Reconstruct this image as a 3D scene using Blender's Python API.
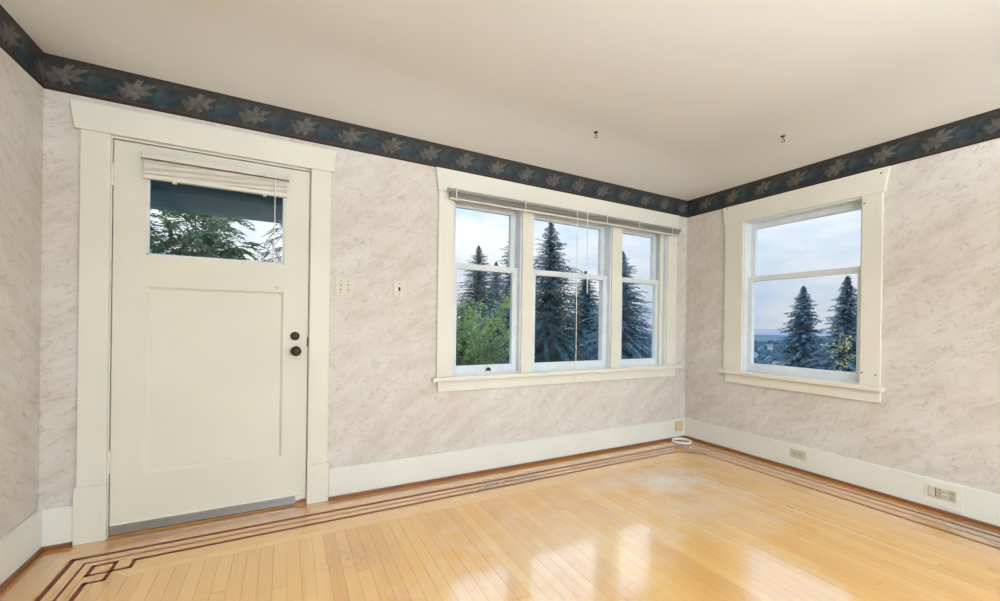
import bpy, math, random
import numpy as np
from mathutils import Vector, Matrix

R = math.radians
scene = bpy.context.scene
col = scene.collection
for o in list(bpy.data.objects):
    bpy.data.objects.remove(o)

# ------------------------------------------------------------------ camera
CAM = Vector((-3.6654, -2.8196, 1.15))
YAW, PITCH, ROLL = R(27.8724), R(-0.0852), R(0.8147)
cam_d = bpy.data.cameras.new('camera')
cam = bpy.data.objects.new('camera', cam_d)
col.objects.link(cam)
_f = Vector((math.sin(YAW) * math.cos(PITCH), math.cos(YAW) * math.cos(PITCH), math.sin(PITCH)))
_r = Vector((math.cos(YAW), -math.sin(YAW), 0))
_u = _r.cross(_f)
_r2 = _r * math.cos(ROLL) + _u * math.sin(ROLL)
_u2 = _u * math.cos(ROLL) - _r * math.sin(ROLL)
cam.matrix_world = Matrix(((_r2.x, _u2.x, -_f.x, CAM.x), (_r2.y, _u2.y, -_f.y, CAM.y), (_r2.z, _u2.z, -_f.z, CAM.z), (0, 0, 0, 1)))
cam_d.sensor_width = 36.0
cam_d.lens = 404.87 / 1000 * 36.0
cam_d.shift_y = 23.4 / 1000
cam_d.shift_x = -0.0007
cam_d.clip_start = 0.02
cam_d.clip_end = 20000
scene.camera = cam

# ------------------------------------------------------------------ view, world, lights
vs = scene.view_settings
vs.view_transform = 'Standard'
vs.look = 'None'
vs.exposure = 0.0
vs.gamma = 1.0
vs.use_curve_mapping = False

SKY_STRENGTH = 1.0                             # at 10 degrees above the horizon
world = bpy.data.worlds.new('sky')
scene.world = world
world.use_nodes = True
wn = world.node_tree
wn.nodes.clear()
w_out = wn.nodes.new('ShaderNodeOutputWorld')
w_bg = wn.nodes.new('ShaderNodeBackground')
w_tc = wn.nodes.new('ShaderNodeTexCoord')
w_mp = wn.nodes.new('ShaderNodeMapping')
w_mp.inputs['Scale'].default_value = (1.6, 1.6, 4.5)
w_nz = wn.nodes.new('ShaderNodeTexNoise')
w_nz.inputs['Scale'].default_value = 2.2
w_nz.inputs['Detail'].default_value = 7
w_nz.inputs['Roughness'].default_value = 0.55
w_cr = wn.nodes.new('ShaderNodeValToRGB')
w_cr.color_ramp.elements[0].position = 0.34
w_cr.color_ramp.elements[0].color = (0.60, 0.78, 1.0, 1)
w_cr.color_ramp.elements[1].position = 0.585
w_cr.color_ramp.elements[1].color = (1.02, 1.03, 1.06, 1)
wn.links.new(w_tc.outputs['Generated'], w_mp.inputs['Vector'])
wn.links.new(w_mp.outputs[0], w_nz.inputs['Vector'])
wn.links.new(w_nz.outputs['Fac'], w_cr.inputs['Fac'])
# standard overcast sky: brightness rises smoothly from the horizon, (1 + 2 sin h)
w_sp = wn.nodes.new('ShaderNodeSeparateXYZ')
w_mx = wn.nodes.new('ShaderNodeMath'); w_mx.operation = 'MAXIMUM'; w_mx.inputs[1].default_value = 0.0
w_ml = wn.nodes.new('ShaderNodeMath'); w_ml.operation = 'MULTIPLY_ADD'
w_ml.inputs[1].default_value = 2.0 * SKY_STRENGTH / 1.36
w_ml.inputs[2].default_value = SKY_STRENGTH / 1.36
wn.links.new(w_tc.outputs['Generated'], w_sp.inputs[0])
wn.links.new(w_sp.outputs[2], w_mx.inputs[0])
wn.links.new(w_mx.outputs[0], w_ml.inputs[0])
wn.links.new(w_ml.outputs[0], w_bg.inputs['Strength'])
wn.links.new(w_cr.outputs[0], w_bg.inputs['Color'])
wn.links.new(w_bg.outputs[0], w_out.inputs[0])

# added fill area light standing in for daylight, unseen behind the camera
XL, YF = -4.735, -6.0
la = bpy.data.lights.new('fill_area_rear', 'AREA')
la.shape = 'RECTANGLE'
la.size, la.size_y = 2.6, 1.75
la.energy = 128
la.color = (0.665, 0.835, 1.0)
lo = bpy.data.objects.new('fill_area_rear', la)
col.objects.link(lo)
lo.location = (-1.65, YF - 0.22, 1.45)
lo.rotation_euler = (R(90), 0, 0)
rng = random.Random(7)

# ------------------------------------------------------------------ material helpers
def new_mat(name):
    m = bpy.data.materials.new(name)
    m.use_nodes = True
    return m, m.node_tree, m.node_tree.nodes['Principled BSDF']

def srgb(r, g, b):
    f = lambda c: (c / 255 / 12.92) if c / 255 <= 0.04045 else ((c / 255 + 0.055) / 1.055) ** 2.4
    return (f(r), f(g), f(b), 1.0)

def N(nt, kind, **kw):
    n = nt.nodes.new(kind)
    for k, v in kw.items():
        if k in n.inputs.keys():
            n.inputs[k].default_value = v
        else:
            setattr(n, k, v)
    return n

def math_n(nt, op, a, b=None, c=None, clamp=False):
    n = nt.nodes.new('ShaderNodeMath')
    n.operation = op
    n.use_clamp = clamp
    for i, v in enumerate((a, b, c)):
        if v is None:
            continue
        if isinstance(v, (int, float)):
            n.inputs[i].default_value = v
        else:
            nt.links.new(v, n.inputs[i])
    return n.outputs[0]

def ramp(nt, fac, stops):
    n = nt.nodes.new('ShaderNodeValToRGB')
    e = n.color_ramp.elements
    while len(e) < len(stops):
        e.new(0.5)
    for i, (p, c) in enumerate(stops):
        e[i].position = p
        e[i].color = c if len(c) == 4 else (*c, 1)
    nt.links.new(fac, n.inputs['Fac'])
    return n.outputs['Color']

def mix_c(nt, fac, a, b, mode='MIX'):
    n = nt.nodes.new('ShaderNodeMix')
    n.data_type = 'RGBA'
    n.blend_type = mode
    for s, v in ((n.inputs[0], fac), (n.inputs[6], a), (n.inputs[7], b)):
        if isinstance(v, (int, float)):
            s.default_value = v
        elif isinstance(v, tuple):
            s.default_value = v
        else:
            nt.links.new(v, s)
    return n.outputs[2]

def paint_mat(name, c, rough=0.5, var=0.04, scale=3.0, bump=0.0, spec=0.4, metallic=0.0):
    """plain paint, plastic or metal with a faint procedural unevenness"""
    m, nt, b = new_mat(name)
    g = N(nt, 'ShaderNodeNewGeometry')
    nz = N(nt, 'ShaderNodeTexNoise', Scale=scale, Detail=5.0)
    nt.links.new(g.outputs['Position'], nz.inputs['Vector'])
    lo_ = tuple(v * (1 - var) for v in c[:3]) + (1,)
    hi_ = tuple(min(1, v * (1 + var)) for v in c[:3]) + (1,)
    nt.links.new(ramp(nt, nz.outputs['Fac'], [(0.3, lo_), (0.7, hi_)]), b.inputs['Base Color'])
    b.inputs['Roughness'].default_value = rough
    b.inputs['Specular IOR Level'].default_value = spec
    b.inputs['Metallic'].default_value = metallic
    if bump:
        n2 = N(nt, 'ShaderNodeTexNoise', Scale=90.0, Detail=3.0)
        nt.links.new(g.outputs['Position'], n2.inputs['Vector'])
        bp = N(nt, 'ShaderNodeBump', Strength=bump, Distance=0.002)
        nt.links.new(n2.outputs['Fac'], bp.inputs['Height'])
        nt.links.new(bp.outputs[0], b.inputs['Normal'])
    return m

M = {}
M['trim'] = paint_mat('cream_trim_paint', srgb(230, 225, 211), 0.42, 0.03, 2.5, 0.15)
M['door'] = paint_mat('cream_door_paint', srgb(226, 221, 206), 0.42, 0.03, 2.0, 0.15)
M['base'] = paint_mat('white_baseboard_paint', srgb(232, 229, 219), 0.42, 0.03, 2.5, 0.12)
M['sash'] = paint_mat('worn_skylit_sash_paint', srgb(222, 227, 231), 0.45, 0.05, 9.0, 0.25)  # cool skylight tint put into the sash paint colour
M['ceiling'] = paint_mat('ceiling_paint', srgb(217, 211, 202), 0.85, 0.02, 1.2, 0.1, 0.2)
M['slat'] = paint_mat('blind_slat_enamel', srgb(222, 214, 200), 0.4, 0.05, 6.0)
M['rail_grey'] = paint_mat('blind_headrail_enamel', srgb(150, 143, 134), 0.4, 0.08, 7.0)
M['slat_grey'] = paint_mat('grey_blind_slat', srgb(166, 159, 152), 0.45, 0.08, 6.0)  # mid-grey slats with slight random variation
M['cord'] = paint_mat('white_cord', srgb(236, 236, 232), 0.6, 0.02)
M['bronze'] = paint_mat('dark_bronze', srgb(70, 60, 48), 0.35, 0.2, 30, 0, 0.5, 0.85)
M['hook'] = paint_mat('dark_iron_hook', srgb(62, 56, 48), 0.45, 0.2, 30, 0, 0.5, 0.6)
M['steel'] = paint_mat('grey_aluminium', srgb(158, 158, 160), 0.35, 0.08, 12, 0, 0.5, 0.8)
M['screw'] = paint_mat('dull_screw_steel', srgb(130, 126, 118), 0.4, 0.1, 20, 0, 0.5, 0.8)
M['plate'] = paint_mat('ivory_plate_plastic', srgb(219, 212, 194), 0.35, 0.03, 6)
M['plate_dark'] = paint_mat('aged_tan_plastic', srgb(196, 186, 164), 0.4, 0.05, 8)
M['socket_tan'] = paint_mat('pale_tan_phone_box_plastic', srgb(222, 196, 152), 0.4, 0.04, 8)
M['slot'] = paint_mat('dark_slot', srgb(58, 52, 46), 0.7, 0.1)
M['outlet_face'] = paint_mat('beige_outlet_face', srgb(205, 197, 174), 0.4, 0.05, 8)
M['shoe'] = paint_mat('stained_shoe_moulding', srgb(134, 86, 54), 0.4, 0.15, 6.0)
M['threshold'] = paint_mat('worn_oak_threshold', srgb(196, 140, 90), 0.45, 0.15, 8.0)
M['subfloor'] = paint_mat('dark_subfloor', srgb(92, 60, 34), 0.8, 0.1)
M['outer_wall'] = paint_mat('outer_wall_paint', srgb(200, 202, 200), 0.8, 0.05)
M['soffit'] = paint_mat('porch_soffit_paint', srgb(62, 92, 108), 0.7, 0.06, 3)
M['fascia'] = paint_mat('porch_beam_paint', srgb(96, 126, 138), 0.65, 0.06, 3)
M['lawn'] = paint_mat('hillside_grass', srgb(74, 92, 62), 0.9, 0.25, 0.6)
M['plain'] = paint_mat('haze_blue_valley_floor', srgb(72, 104, 124), 0.95, 0.2, 0.01)  # blue distance haze painted into the valley floor
M['hill'] = paint_mat('haze_blue_forested_hill', srgb(134, 150, 172), 0.95, 0.05, 0.004)  # haze over the far hills is put into their base colour
M['far_tree'] = paint_mat('haze_blue_treetops', srgb(58, 92, 114), 0.95, 0.25, 0.05)  # treetop colour carries the blue of distance haze
M['house_wall'] = paint_mat('distant_house_siding', srgb(206, 214, 220), 0.8, 0.04)
M['house_roof'] = paint_mat('distant_house_roof', srgb(112, 130, 148), 0.8, 0.08)
M['bark'] = paint_mat('rough_bark', srgb(70, 62, 56), 0.9, 0.25, 6)

def foliage_mat(name, lo_, hi_, scale=2.5, trans=0.25):
    m, nt, b = new_mat(name)
    g = N(nt, 'ShaderNodeNewGeometry')
    nz = N(nt, 'ShaderNodeTexNoise', Scale=scale, Detail=3.0)
    nt.links.new(g.outputs['Position'], nz.inputs['Vector'])
    c = ramp(nt, nz.outputs['Fac'], [(0.35, lo_), (0.65, hi_)])
    nt.links.new(c, b.inputs['Base Color'])
    b.inputs['Roughness'].default_value = 0.6
    b.inputs['Specular IOR Level'].default_value = 0.3
    tr = N(nt, 'ShaderNodeBsdfTranslucent')
    nt.links.new(c, tr.inputs['Color'])
    mx = N(nt, 'ShaderNodeMixShader')
    mx.inputs[0].default_value = trans
    nt.links.new(b.outputs[0], mx.inputs[1])
    nt.links.new(tr.outputs[0], mx.inputs[2])
    nt.links.new(mx.outputs[0], nt.nodes['Material Output'].inputs[0])
    return m

M['fir'] = foliage_mat('fir_needles', srgb(30, 72, 84), srgb(66, 112, 128), 1.2, 0.15)
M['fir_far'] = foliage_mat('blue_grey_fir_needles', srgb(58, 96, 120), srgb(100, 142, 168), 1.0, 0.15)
M['leaf'] = foliage_mat('green_tree_leaf', srgb(98, 134, 92), srgb(168, 196, 136), 1.6, 0.35)
M['leaf_dark'] = foliage_mat('porch_tree_leaf', srgb(62, 108, 78), srgb(126, 168, 116), 2.2, 0.35)
M['leaf_yellow'] = foliage_mat('yellow_green_leaf', srgb(150, 170, 140), srgb(206, 212, 176), 2.0, 0.35)

# thin clear glass: mirror by Fresnel, otherwise straight through
m, nt, b = new_mat('clear_window_glass')
nt.nodes.remove(b)
gg = N(nt, 'ShaderNodeNewGeometry')
dt = N(nt, 'ShaderNodeVectorMath', operation='DOT_PRODUCT')
nt.links.new(gg.outputs['Normal'], dt.inputs[0])
nt.links.new(gg.outputs['Incoming'], dt.inputs[1])
om = math_n(nt, 'SUBTRACT', 1.0, math_n(nt, 'ABSOLUTE', dt.outputs['Value']))
schlick = math_n(nt, 'ADD', 0.016, math_n(nt, 'MULTIPLY', math_n(nt, 'POWER', om, 5.0), 0.9))
tp = N(nt, 'ShaderNodeBsdfTransparent')
tp.inputs['Color'].default_value = (0.97, 0.985, 0.985, 1)
gl = N(nt, 'ShaderNodeBsdfGlossy', Roughness=0.02)
mx = N(nt, 'ShaderNodeMixShader')
nt.links.new(schlick, mx.inputs[0])
nt.links.new(tp.outputs[0], mx.inputs[1])
nt.links.new(gl.outputs[0], mx.inputs[2])
nt.links.new(mx.outputs[0], nt.nodes['Material Output'].inputs[0])
M['glass'] = m

# marbled wallpaper: u runs along the wall, v up it
def wallpaper():
    m, nt, b = new_mat('marbled_wallpaper')
    g = N(nt, 'ShaderNodeNewGeometry')
    sp = N(nt, 'ShaderNodeSeparateXYZ')
    nt.links.new(g.outputs['Position'], sp.inputs[0])
    u = math_n(nt, 'SUBTRACT', sp.outputs[0], sp.outputs[1])
    v = sp.outputs[2]
    a = R(33)
    p1 = math_n(nt, 'ADD', math_n(nt, 'MULTIPLY', u, math.cos(a)), math_n(nt, 'MULTIPLY', v, math.sin(a)))
    p2 = math_n(nt, 'SUBTRACT', math_n(nt, 'MULTIPLY', v, math.cos(a)), math_n(nt, 'MULTIPLY', u, math.sin(a)))
    cb = N(nt, 'ShaderNodeCombineXYZ')
    nt.links.new(math_n(nt, 'MULTIPLY', p1, 0.34), cb.inputs[0])
    nt.links.new(p2, cb.inputs[1])
    cbu = N(nt, 'ShaderNodeCombineXYZ')
    nt.links.new(u, cbu.inputs[0])
    nt.links.new(v, cbu.inputs[1])
    def noise(vec, s, d, off=0.0, dist=0.0, rough=0.55):
        n = N(nt, 'ShaderNodeTexNoise', Scale=s, Detail=d, Distortion=dist, Roughness=rough)
        mp = N(nt, 'ShaderNodeMapping')
        mp.inputs['Location'].default_value = (off, off * 1.7, off * 0.3)
        nt.links.new(vec, mp.inputs[0])
        nt.links.new(mp.outputs[0], n.inputs['Vector'])
        return n.outputs['Fac']
    base = ramp(nt, noise(cb.outputs[0], 9.0, 8, 3.0, 0.5, 0.66), [(0.28, srgb(209, 200, 190)), (0.5, srgb(220, 213, 205)), (0.74, srgb(228, 224, 218))])
    big = ramp(nt, noise(cbu.outputs[0], 1.6, 3, 8.0), [(0.35, srgb(250, 246, 243)), (0.65, (1, 1, 1, 1))])
    c = mix_c(nt, 1.0, base, big, 'MULTIPLY')
    # two families of thin veins: zero crossings of distorted noise, kept only here and there
    for s, off, wd, colr, keep in ((11.0, 21.0, 0.016, srgb(150, 136, 126), 0.55), (20.0, 40.0, 0.030, srgb(178, 164, 152), 0.43)):
        f = noise(cb.outputs[0], s, 5, off, 1.1, 0.6)
        d = math_n(nt, 'ABSOLUTE', math_n(nt, 'SUBTRACT', f, 0.5))
        line = math_n(nt, 'SUBTRACT', 1.0, math_n(nt, 'DIVIDE', d, wd), clamp=True)
        msk = math_n(nt, 'MULTIPLY', math_n(nt, 'SUBTRACT', noise(cbu.outputs[0], s * 0.9, 3, off + 5), keep), 7.0, clamp=True)
        c = mix_c(nt, math_n(nt, 'MULTIPLY', math_n(nt, 'MULTIPLY', line, msk), 0.6), c, colr)
    nt.links.new(c, b.inputs['Base Color'])
    b.inputs['Roughness'].default_value = 0.55
    b.inputs['Specular IOR Level'].default_value = 0.3
    bp = N(nt, 'ShaderNodeBump', Strength=0.25, Distance=0.003)
    nt.links.new(noise(cb.outputs[0], 16, 5, 11), bp.inputs['Height'])
    nt.links.new(bp.outputs[0], b.inputs['Normal'])
    return m
M['wallpaper'] = wallpaper()

# printed wallpaper border: the print is a colour attribute drawn below
m, nt, b = new_mat('printed_leaf_border')
at = N(nt, 'ShaderNodeAttribute', attribute_name='print')
nt.links.new(at.outputs['Color'], b.inputs['Base Color'])
b.inputs['Roughness'].default_value = 0.5
b.inputs['Specular IOR Level'].default_value = 0.3
M['border'] = m

# varnished strip floor; wear marks keep their place on the floor
def floor_mat(name, c_dark, c_mid, c_light, wear=True):
    m, nt, b = new_mat(name)
    g = N(nt, 'ShaderNodeNewGeometry')
    oi = N(nt, 'ShaderNodeObjectInfo')
    tc = N(nt, 'ShaderNodeTexCoord')
    pos = g.outputs['Position']
    rnd = oi.outputs['Random']
    # grain runs along the board: object space is stretched along local X by each board's length
    off = N(nt, 'ShaderNodeCombineXYZ')
    nt.links.new(math_n(nt, 'MULTIPLY', rnd, 37.0), off.inputs[0])
    nt.links.new(math_n(nt, 'MULTIPLY', rnd, 91.0), off.inputs[1])
    va = N(nt, 'ShaderNodeVectorMath', operation='ADD')
    nt.links.new(tc.outputs['Object'], va.inputs[0])
    nt.links.new(off.outputs[0], va.inputs[1])
    gr = N(nt, 'ShaderNodeTexNoise', Scale=3.0, Detail=6.0, Roughness=0.65)
    mp = N(nt, 'ShaderNodeMapping')
    mp.inputs['Scale'].default_value = (1.0, 2.5, 1.0)
    nt.links.new(va.outputs[0], mp.inputs[0])
    nt.links.new(mp.outputs[0], gr.inputs['Vector'])
    t = math_n(nt, 'ADD', math_n(nt, 'MULTIPLY_ADD', rnd, 0.36, 0.06), math_n(nt, 'MULTIPLY', gr.outputs['Fac'], 0.6))
    c = ramp(nt, t, [(0.15, c_dark), (0.5, c_mid), (0.95, c_light)])
    b.inputs['Roughness'].default_value = 0.3
    b.inputs['Coat Roughness'].default_value = 0.25
    if wear:
        sp = N(nt, 'ShaderNodeSeparateXYZ')
        nt.links.new(pos, sp.inputs[0])
        nz = N(nt, 'ShaderNodeTexNoise', Scale=5.0, Detail=7.0, Roughness=0.65)
        nt.links.new(pos, nz.inputs['Vector'])
        nf = N(nt, 'ShaderNodeTexNoise', Scale=38.0, Detail=4.0, Roughness=0.7)
        nt.links.new(pos, nf.inputs['Vector'])
        def blot(cx, cy, rx, ry, soft=1.0, rag=0.9):
            dx = math_n(nt, 'DIVIDE', math_n(nt, 'SUBTRACT', sp.outputs[0], cx), rx)
            dy = math_n(nt, 'DIVIDE', math_n(nt, 'SUBTRACT', sp.outputs[1], cy), ry)
            d = math_n(nt, 'SQRT', math_n(nt, 'ADD', math_n(nt, 'MULTIPLY', dx, dx), math_n(nt, 'MULTIPLY', dy, dy)))
            d = math_n(nt, 'ADD', d, math_n(nt, 'MULTIPLY', math_n(nt, 'SUBTRACT', nz.outputs['Fac'], 0.5), rag * 2))
            return math_n(nt, 'DIVIDE', math_n(nt, 'SUBTRACT', 1.0, d), soft, clamp=True)
        # pale, varnish-worn patches
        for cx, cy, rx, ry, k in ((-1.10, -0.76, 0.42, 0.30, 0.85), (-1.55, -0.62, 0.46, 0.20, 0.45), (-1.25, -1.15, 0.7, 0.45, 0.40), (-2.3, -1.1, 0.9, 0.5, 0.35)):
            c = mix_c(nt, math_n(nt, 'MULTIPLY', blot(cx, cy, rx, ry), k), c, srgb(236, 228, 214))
        # redder varnish left along the walls
        edge_r = math_n(nt, 'DIVIDE', math_n(nt, 'ADD', sp.outputs[0], 0.70), 0.45, clamp=True)
        edge_b = math_n(nt, 'DIVIDE', math_n(nt, 'ADD', sp.outputs[1], 0.42), 0.32, clamp=True)
        edge_l = math_n(nt, 'DIVIDE', math_n(nt, 'SUBTRACT', -4.35, sp.outputs[0]), 0.3, clamp=True)
        e = math_n(nt, 'MAXIMUM', math_n(nt, 'MAXIMUM', edge_r, edge_b), edge_l)
        c = mix_c(nt, math_n(nt, 'MULTIPLY', e, 0.5), c, srgb(192, 130, 84))
        # grey water stain by the wide outlet, dark spots across the inlay, scuffs by the door
        fm = math_n(nt, 'MULTIPLY', math_n(nt, 'SUBTRACT', nf.outputs['Fac'], 0.42), 5.0, clamp=True)
        c = mix_c(nt, math_n(nt, 'MULTIPLY', blot(-0.15, -2.25, 0.26, 0.55, 1.0), 0.8), c, srgb(92, 94, 102))
        c = mix_c(nt, math_n(nt, 'MULTIPLY', math_n(nt, 'MULTIPLY', blot(-2.40, -0.25, 0.20, 0.09, 0.5), fm), 0.9), c, srgb(74, 36, 18))
        c = mix_c(nt, math_n(nt, 'MULTIPLY', math_n(nt, 'MULTIPLY', blot(-2.08, -0.245, 0.17, 0.09, 0.5), fm), 0.9), c, srgb(70, 34, 18))
        c = mix_c(nt, math_n(nt, 'MULTIPLY', math_n(nt, 'MULTIPLY', blot(-3.35, -0.74, 0.28, 0.16, 0.8), fm), 0.4), c, srgb(150, 118, 86))
        c = mix_c(nt, math_n(nt, 'MULTIPLY', math_n(nt, 'MULTIPLY', blot(-0.36, -0.44, 0.22, 0.10, 0.9), fm), 0.35), c, srgb(120, 82, 58))
        # dark wavering scratch where a rug edge lay
        wob = math_n(nt, 'MULTIPLY', math_n(nt, 'SUBTRACT', nz.outputs['Fac'], 0.5), 0.09)
        bend = math_n(nt, 'MULTIPLY', math_n(nt, 'POWER', math_n(nt, 'MAXIMUM', math_n(nt, 'ADD', sp.outputs[1], 1.15), 0.0), 2.0), 0.5)
        dl = math_n(nt, 'ABSOLUTE', math_n(nt, 'ADD', math_n(nt, 'ADD', math_n(nt, 'ADD', sp.outputs[0], 0.80), bend), wob))
        ln = math_n(nt, 'SUBTRACT', 1.0, math_n(nt, 'DIVIDE', dl, 0.015), clamp=True)
        yr = math_n(nt, 'MULTIPLY', math_n(nt, 'MULTIPLY', math_n(nt, 'ADD', sp.outputs[1], 2.1), 4.0, clamp=True), math_n(nt, 'MULTIPLY', math_n(nt, 'SUBTRACT', -0.38, sp.outputs[1]), 9.0, clamp=True))
        c = mix_c(nt, math_n(nt, 'MULTIPLY', math_n(nt, 'MULTIPLY', ln, yr), math_n(nt, 'MULTIPLY_ADD', fm, 0.7, 0.05)), c, srgb(104, 80, 62))
        rr = math_n(nt, 'ADD', 0.06, math_n(nt, 'MULTIPLY', nz.outputs['Fac'], 0.12))
        nt.links.new(rr, b.inputs['Roughness'])
        nt.links.new(rr, b.inputs['Coat Roughness'])
    nt.links.new(c, b.inputs['Base Color'])
    b.inputs['Specular IOR Level'].default_value = 0.5
    b.inputs['Coat Weight'].default_value = 1.0
    b.inputs['Coat IOR'].default_value = 2.9
    return m
M['plank'] = floor_mat('varnished_oak_strip', srgb(213, 147, 60), srgb(233, 172, 76), srgb(244, 192, 100))
M['inlay'] = floor_mat('dark_walnut_inlay', srgb(108, 52, 22), srgb(120, 58, 26), srgb(130, 68, 34), False)
M['inlay'].node_tree.nodes['Principled BSDF'].inputs['Coat Weight'].default_value = 0.0
M['inlay'].node_tree.nodes['Principled BSDF'].inputs['Specular IOR Level'].default_value = 0.12

# ------------------------------------------------------------------ mesh helpers
class MB:
    def __init__(self):
        self.v, self.f = [], []
    def add(self, vs_, fs_):
        k = len(self.v)
        self.v += [tuple(p) for p in vs_]
        self.f += [tuple(i + k for i in q) for q in fs_]
        return self
    def box(self, x0, x1, y0, y1, z0, z1):
        x0, x1 = min(x0, x1), max(x0, x1)
        y0, y1 = min(y0, y1), max(y0, y1)
        z0, z1 = min(z0, z1), max(z0, z1)
        return self.add([(x0, y0, z0), (x1, y0, z0), (x1, y1, z0), (x0, y1, z0), (x0, y0, z1), (x1, y0, z1), (x1, y1, z1), (x0, y1, z1)],
                        [(0, 3, 2, 1), (4, 5, 6, 7), (0, 1, 5, 4), (1, 2, 6, 5), (2, 3, 7, 6), (3, 0, 4, 7)])
    def prism_y(self, poly, y0, y1):
        """polygon of (x, z), counter-clockwise seen from -Y, extruded from y0 to y1"""
        n = len(poly)
        vs_ = [(x, y0, z) for x, z in poly] + [(x, y1, z) for x, z in poly]
        fs_ = [tuple(range(n)), tuple(range(2 * n - 1, n - 1, -1))]
        fs_ += [(i + n, (i + 1) % n + n, (i + 1) % n, i) for i in range(n)]
        return self.add(vs_, [tuple(f) for f in fs_])
    def prism_z(self, poly, z0, z1):
        n = len(poly)
        vs_ = [(x, y, z0) for x, y in poly] + [(x, y, z1) for x, y in poly]
        fs_ = [tuple(range(n - 1, -1, -1)), tuple(range(n, 2 * n))]
        fs_ += [(i, (i + 1) % n, (i + 1) % n + n, i + n) for i in range(n)]
        return self.add(vs_, fs_)
    def tube(self, pts, r, n=8, closed=False):
        pts = [Vector(p) for p in pts]
        rs = r if isinstance(r, (list, tuple)) else [r] * len(pts)
        k0 = len(self.v)
        L = len(pts)
        prev = None
        for i, p in enumerate(pts):
            if closed:
                d = pts[(i + 1) % L] - pts[i - 1]
            else:
                d = pts[min(i + 1, L - 1)] - pts[max(i - 1, 0)]
            d.normalize()
            if prev is None:
                a = Vector((0, 0, 1)) if abs(d.z) < 0.9 else Vector((1, 0, 0))
                s = d.cross(a).normalized()
            else:
                s = (prev - d * prev.dot(d)).normalized()
            prev = s
            t = d.cross(s)
            for j in range(n):
                an = 2 * math.pi * j / n
                self.v.append(tuple(p + (s * math.cos(an) + t * math.sin(an)) * rs[i]))
        for i in range(L if closed else L - 1):
            for j in range(n):
                a, b_ = k0 + i * n, k0 + ((i + 1) % L) * n
                self.f.append((a + j, a + (j + 1) % n, b_ + (j + 1) % n, b_ + j))
        if not closed:
            self.f.append(tuple(k0 + j for j in range(n - 1, -1, -1)))
            self.f.append(tuple(k0 + (L - 1) * n + j for j in range(n)))
        return self
    def lathe_y(self, c, prof, n=24):
        """profile of (distance towards -Y, radius) turned about the axis through c"""
        k0 = len(self.v)
        for d, r in prof:
            for j in range(n):
                a = 2 * math.pi * j / n
                self.v.append((c[0] + r * math.cos(a), c[1] - d, c[2] + r * math.sin(a)))
        for i in range(len(prof) - 1):
            for j in range(n):
                a, b_ = k0 + i * n, k0 + (i + 1) * n
                self.f.append((a + j, a + (j + 1) % n, b_ + (j + 1) % n, b_ + j))
        self.f.append(tuple(k0 + j for j in range(n - 1, -1, -1)))
        self.f.append(tuple(k0 + (len(prof) - 1) * n + j for j in range(n)))
        return self
    def build(self, name, mat, parent=None, org=(0, 0, 0), bevel=0.0, smooth=False):
        me = bpy.data.meshes.new(name)
        ox, oy, oz = org
        me.from_pydata([(x - ox, y - oy, z - oz) for x, y, z in self.v], [], self.f)
        me.materials.append(M[mat])
        if smooth:
            for p in me.polygons:
                p.use_smooth = True
        me.update()
        o = bpy.data.objects.new(name, me)
        col.objects.link(o)
        if parent:
            o.parent = parent
        if bevel:
            bm_ = o.modifiers.new('bevel', 'BEVEL')
            bm_.width = bevel
            bm_.segments = 2
            bm_.limit_method = 'ANGLE'
            bm_.angle_limit = R(40)
        return o

def empty(name, loc=(0, 0, 0), rz=0.0):
    o = bpy.data.objects.new(name, None)
    o.empty_display_size = 0.1
    col.objects.link(o)
    o.location = loc
    o.rotation_euler = (0, 0, rz)
    return o

def tag(o, label=None, cat=None, group=None, kind=None):
    for k, v in (('label', label), ('category', cat), ('group', group), ('kind', kind)):
        if v:
            o[k] = v
    return o

def struct(o, label=None):
    o['kind'] = 'structure'
    if label:
        o['label'] = label
    return o

# ------------------------------------------------------------------ room shell
Z_FB, Z_FT, COVE, COVE_D = 2.273, 2.448, 0.12, 0.60   # border bottom / top, cove height and depth
Z_C = Z_FT + COVE
WT = 0.16                                    # wall thickness

def wall_with_holes(name, u0, u1, z0, z1, holes, place, mat_in='wallpaper'):
    """a slab in the (u, depth, z) frame with rectangular openings, depth 0 is the room face"""
    us = sorted({u0, u1, *[h[0] for h in holes], *[h[1] for h in holes]})
    zs = sorted({z0, z1, *[h[2] for h in holes], *[h[3] for h in holes]})
    inside = lambda u, z: any(h[0] < u < h[1] and h[2] < z < h[3] for h in holes)
    mb = MB()
    solid = {}
    for i in range(len(us) - 1):
        for j in range(len(zs) - 1):
            solid[i, j] = not inside((us[i] + us[i + 1]) / 2, (zs[j] + zs[j + 1]) / 2)
    for (i, j), s in solid.items():
        if not s:
            continue
        a, b_, c, d = us[i], us[i + 1], zs[j], zs[j + 1]
        mb.add([(a, 0, c), (b_, 0, c), (b_, 0, d), (a, 0, d)], [(0, 1, 2, 3)])
        mb.add([(a, WT, c), (b_, WT, c), (b_, WT, d), (a, WT, d)], [(3, 2, 1, 0)])
        if not solid.get((i - 1, j), False):
            mb.add([(a, 0, c), (a, WT, c), (a, WT, d), (a, 0, d)], [(3, 2, 1, 0)])
        if not solid.get((i + 1, j), False):
            mb.add([(b_, 0, c), (b_, WT, c), (b_, WT, d), (b_, 0, d)], [(0, 1, 2, 3)])
        if not solid.get((i, j - 1), False):
            mb.add([(a, 0, c), (b_, 0, c), (b_, WT, c), (a, WT, c)], [(3, 2, 1, 0)])
        if not solid.get((i, j + 1), False):
            mb.add([(a, 0, d), (b_, 0, d), (b_, WT, d), (a, WT, d)], [(0, 1, 2, 3)])
    o = mb.build(name, mat_in)
    o.location, o.rotation_euler = place[0], (0, 0, place[1])
    return struct(o)

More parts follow.
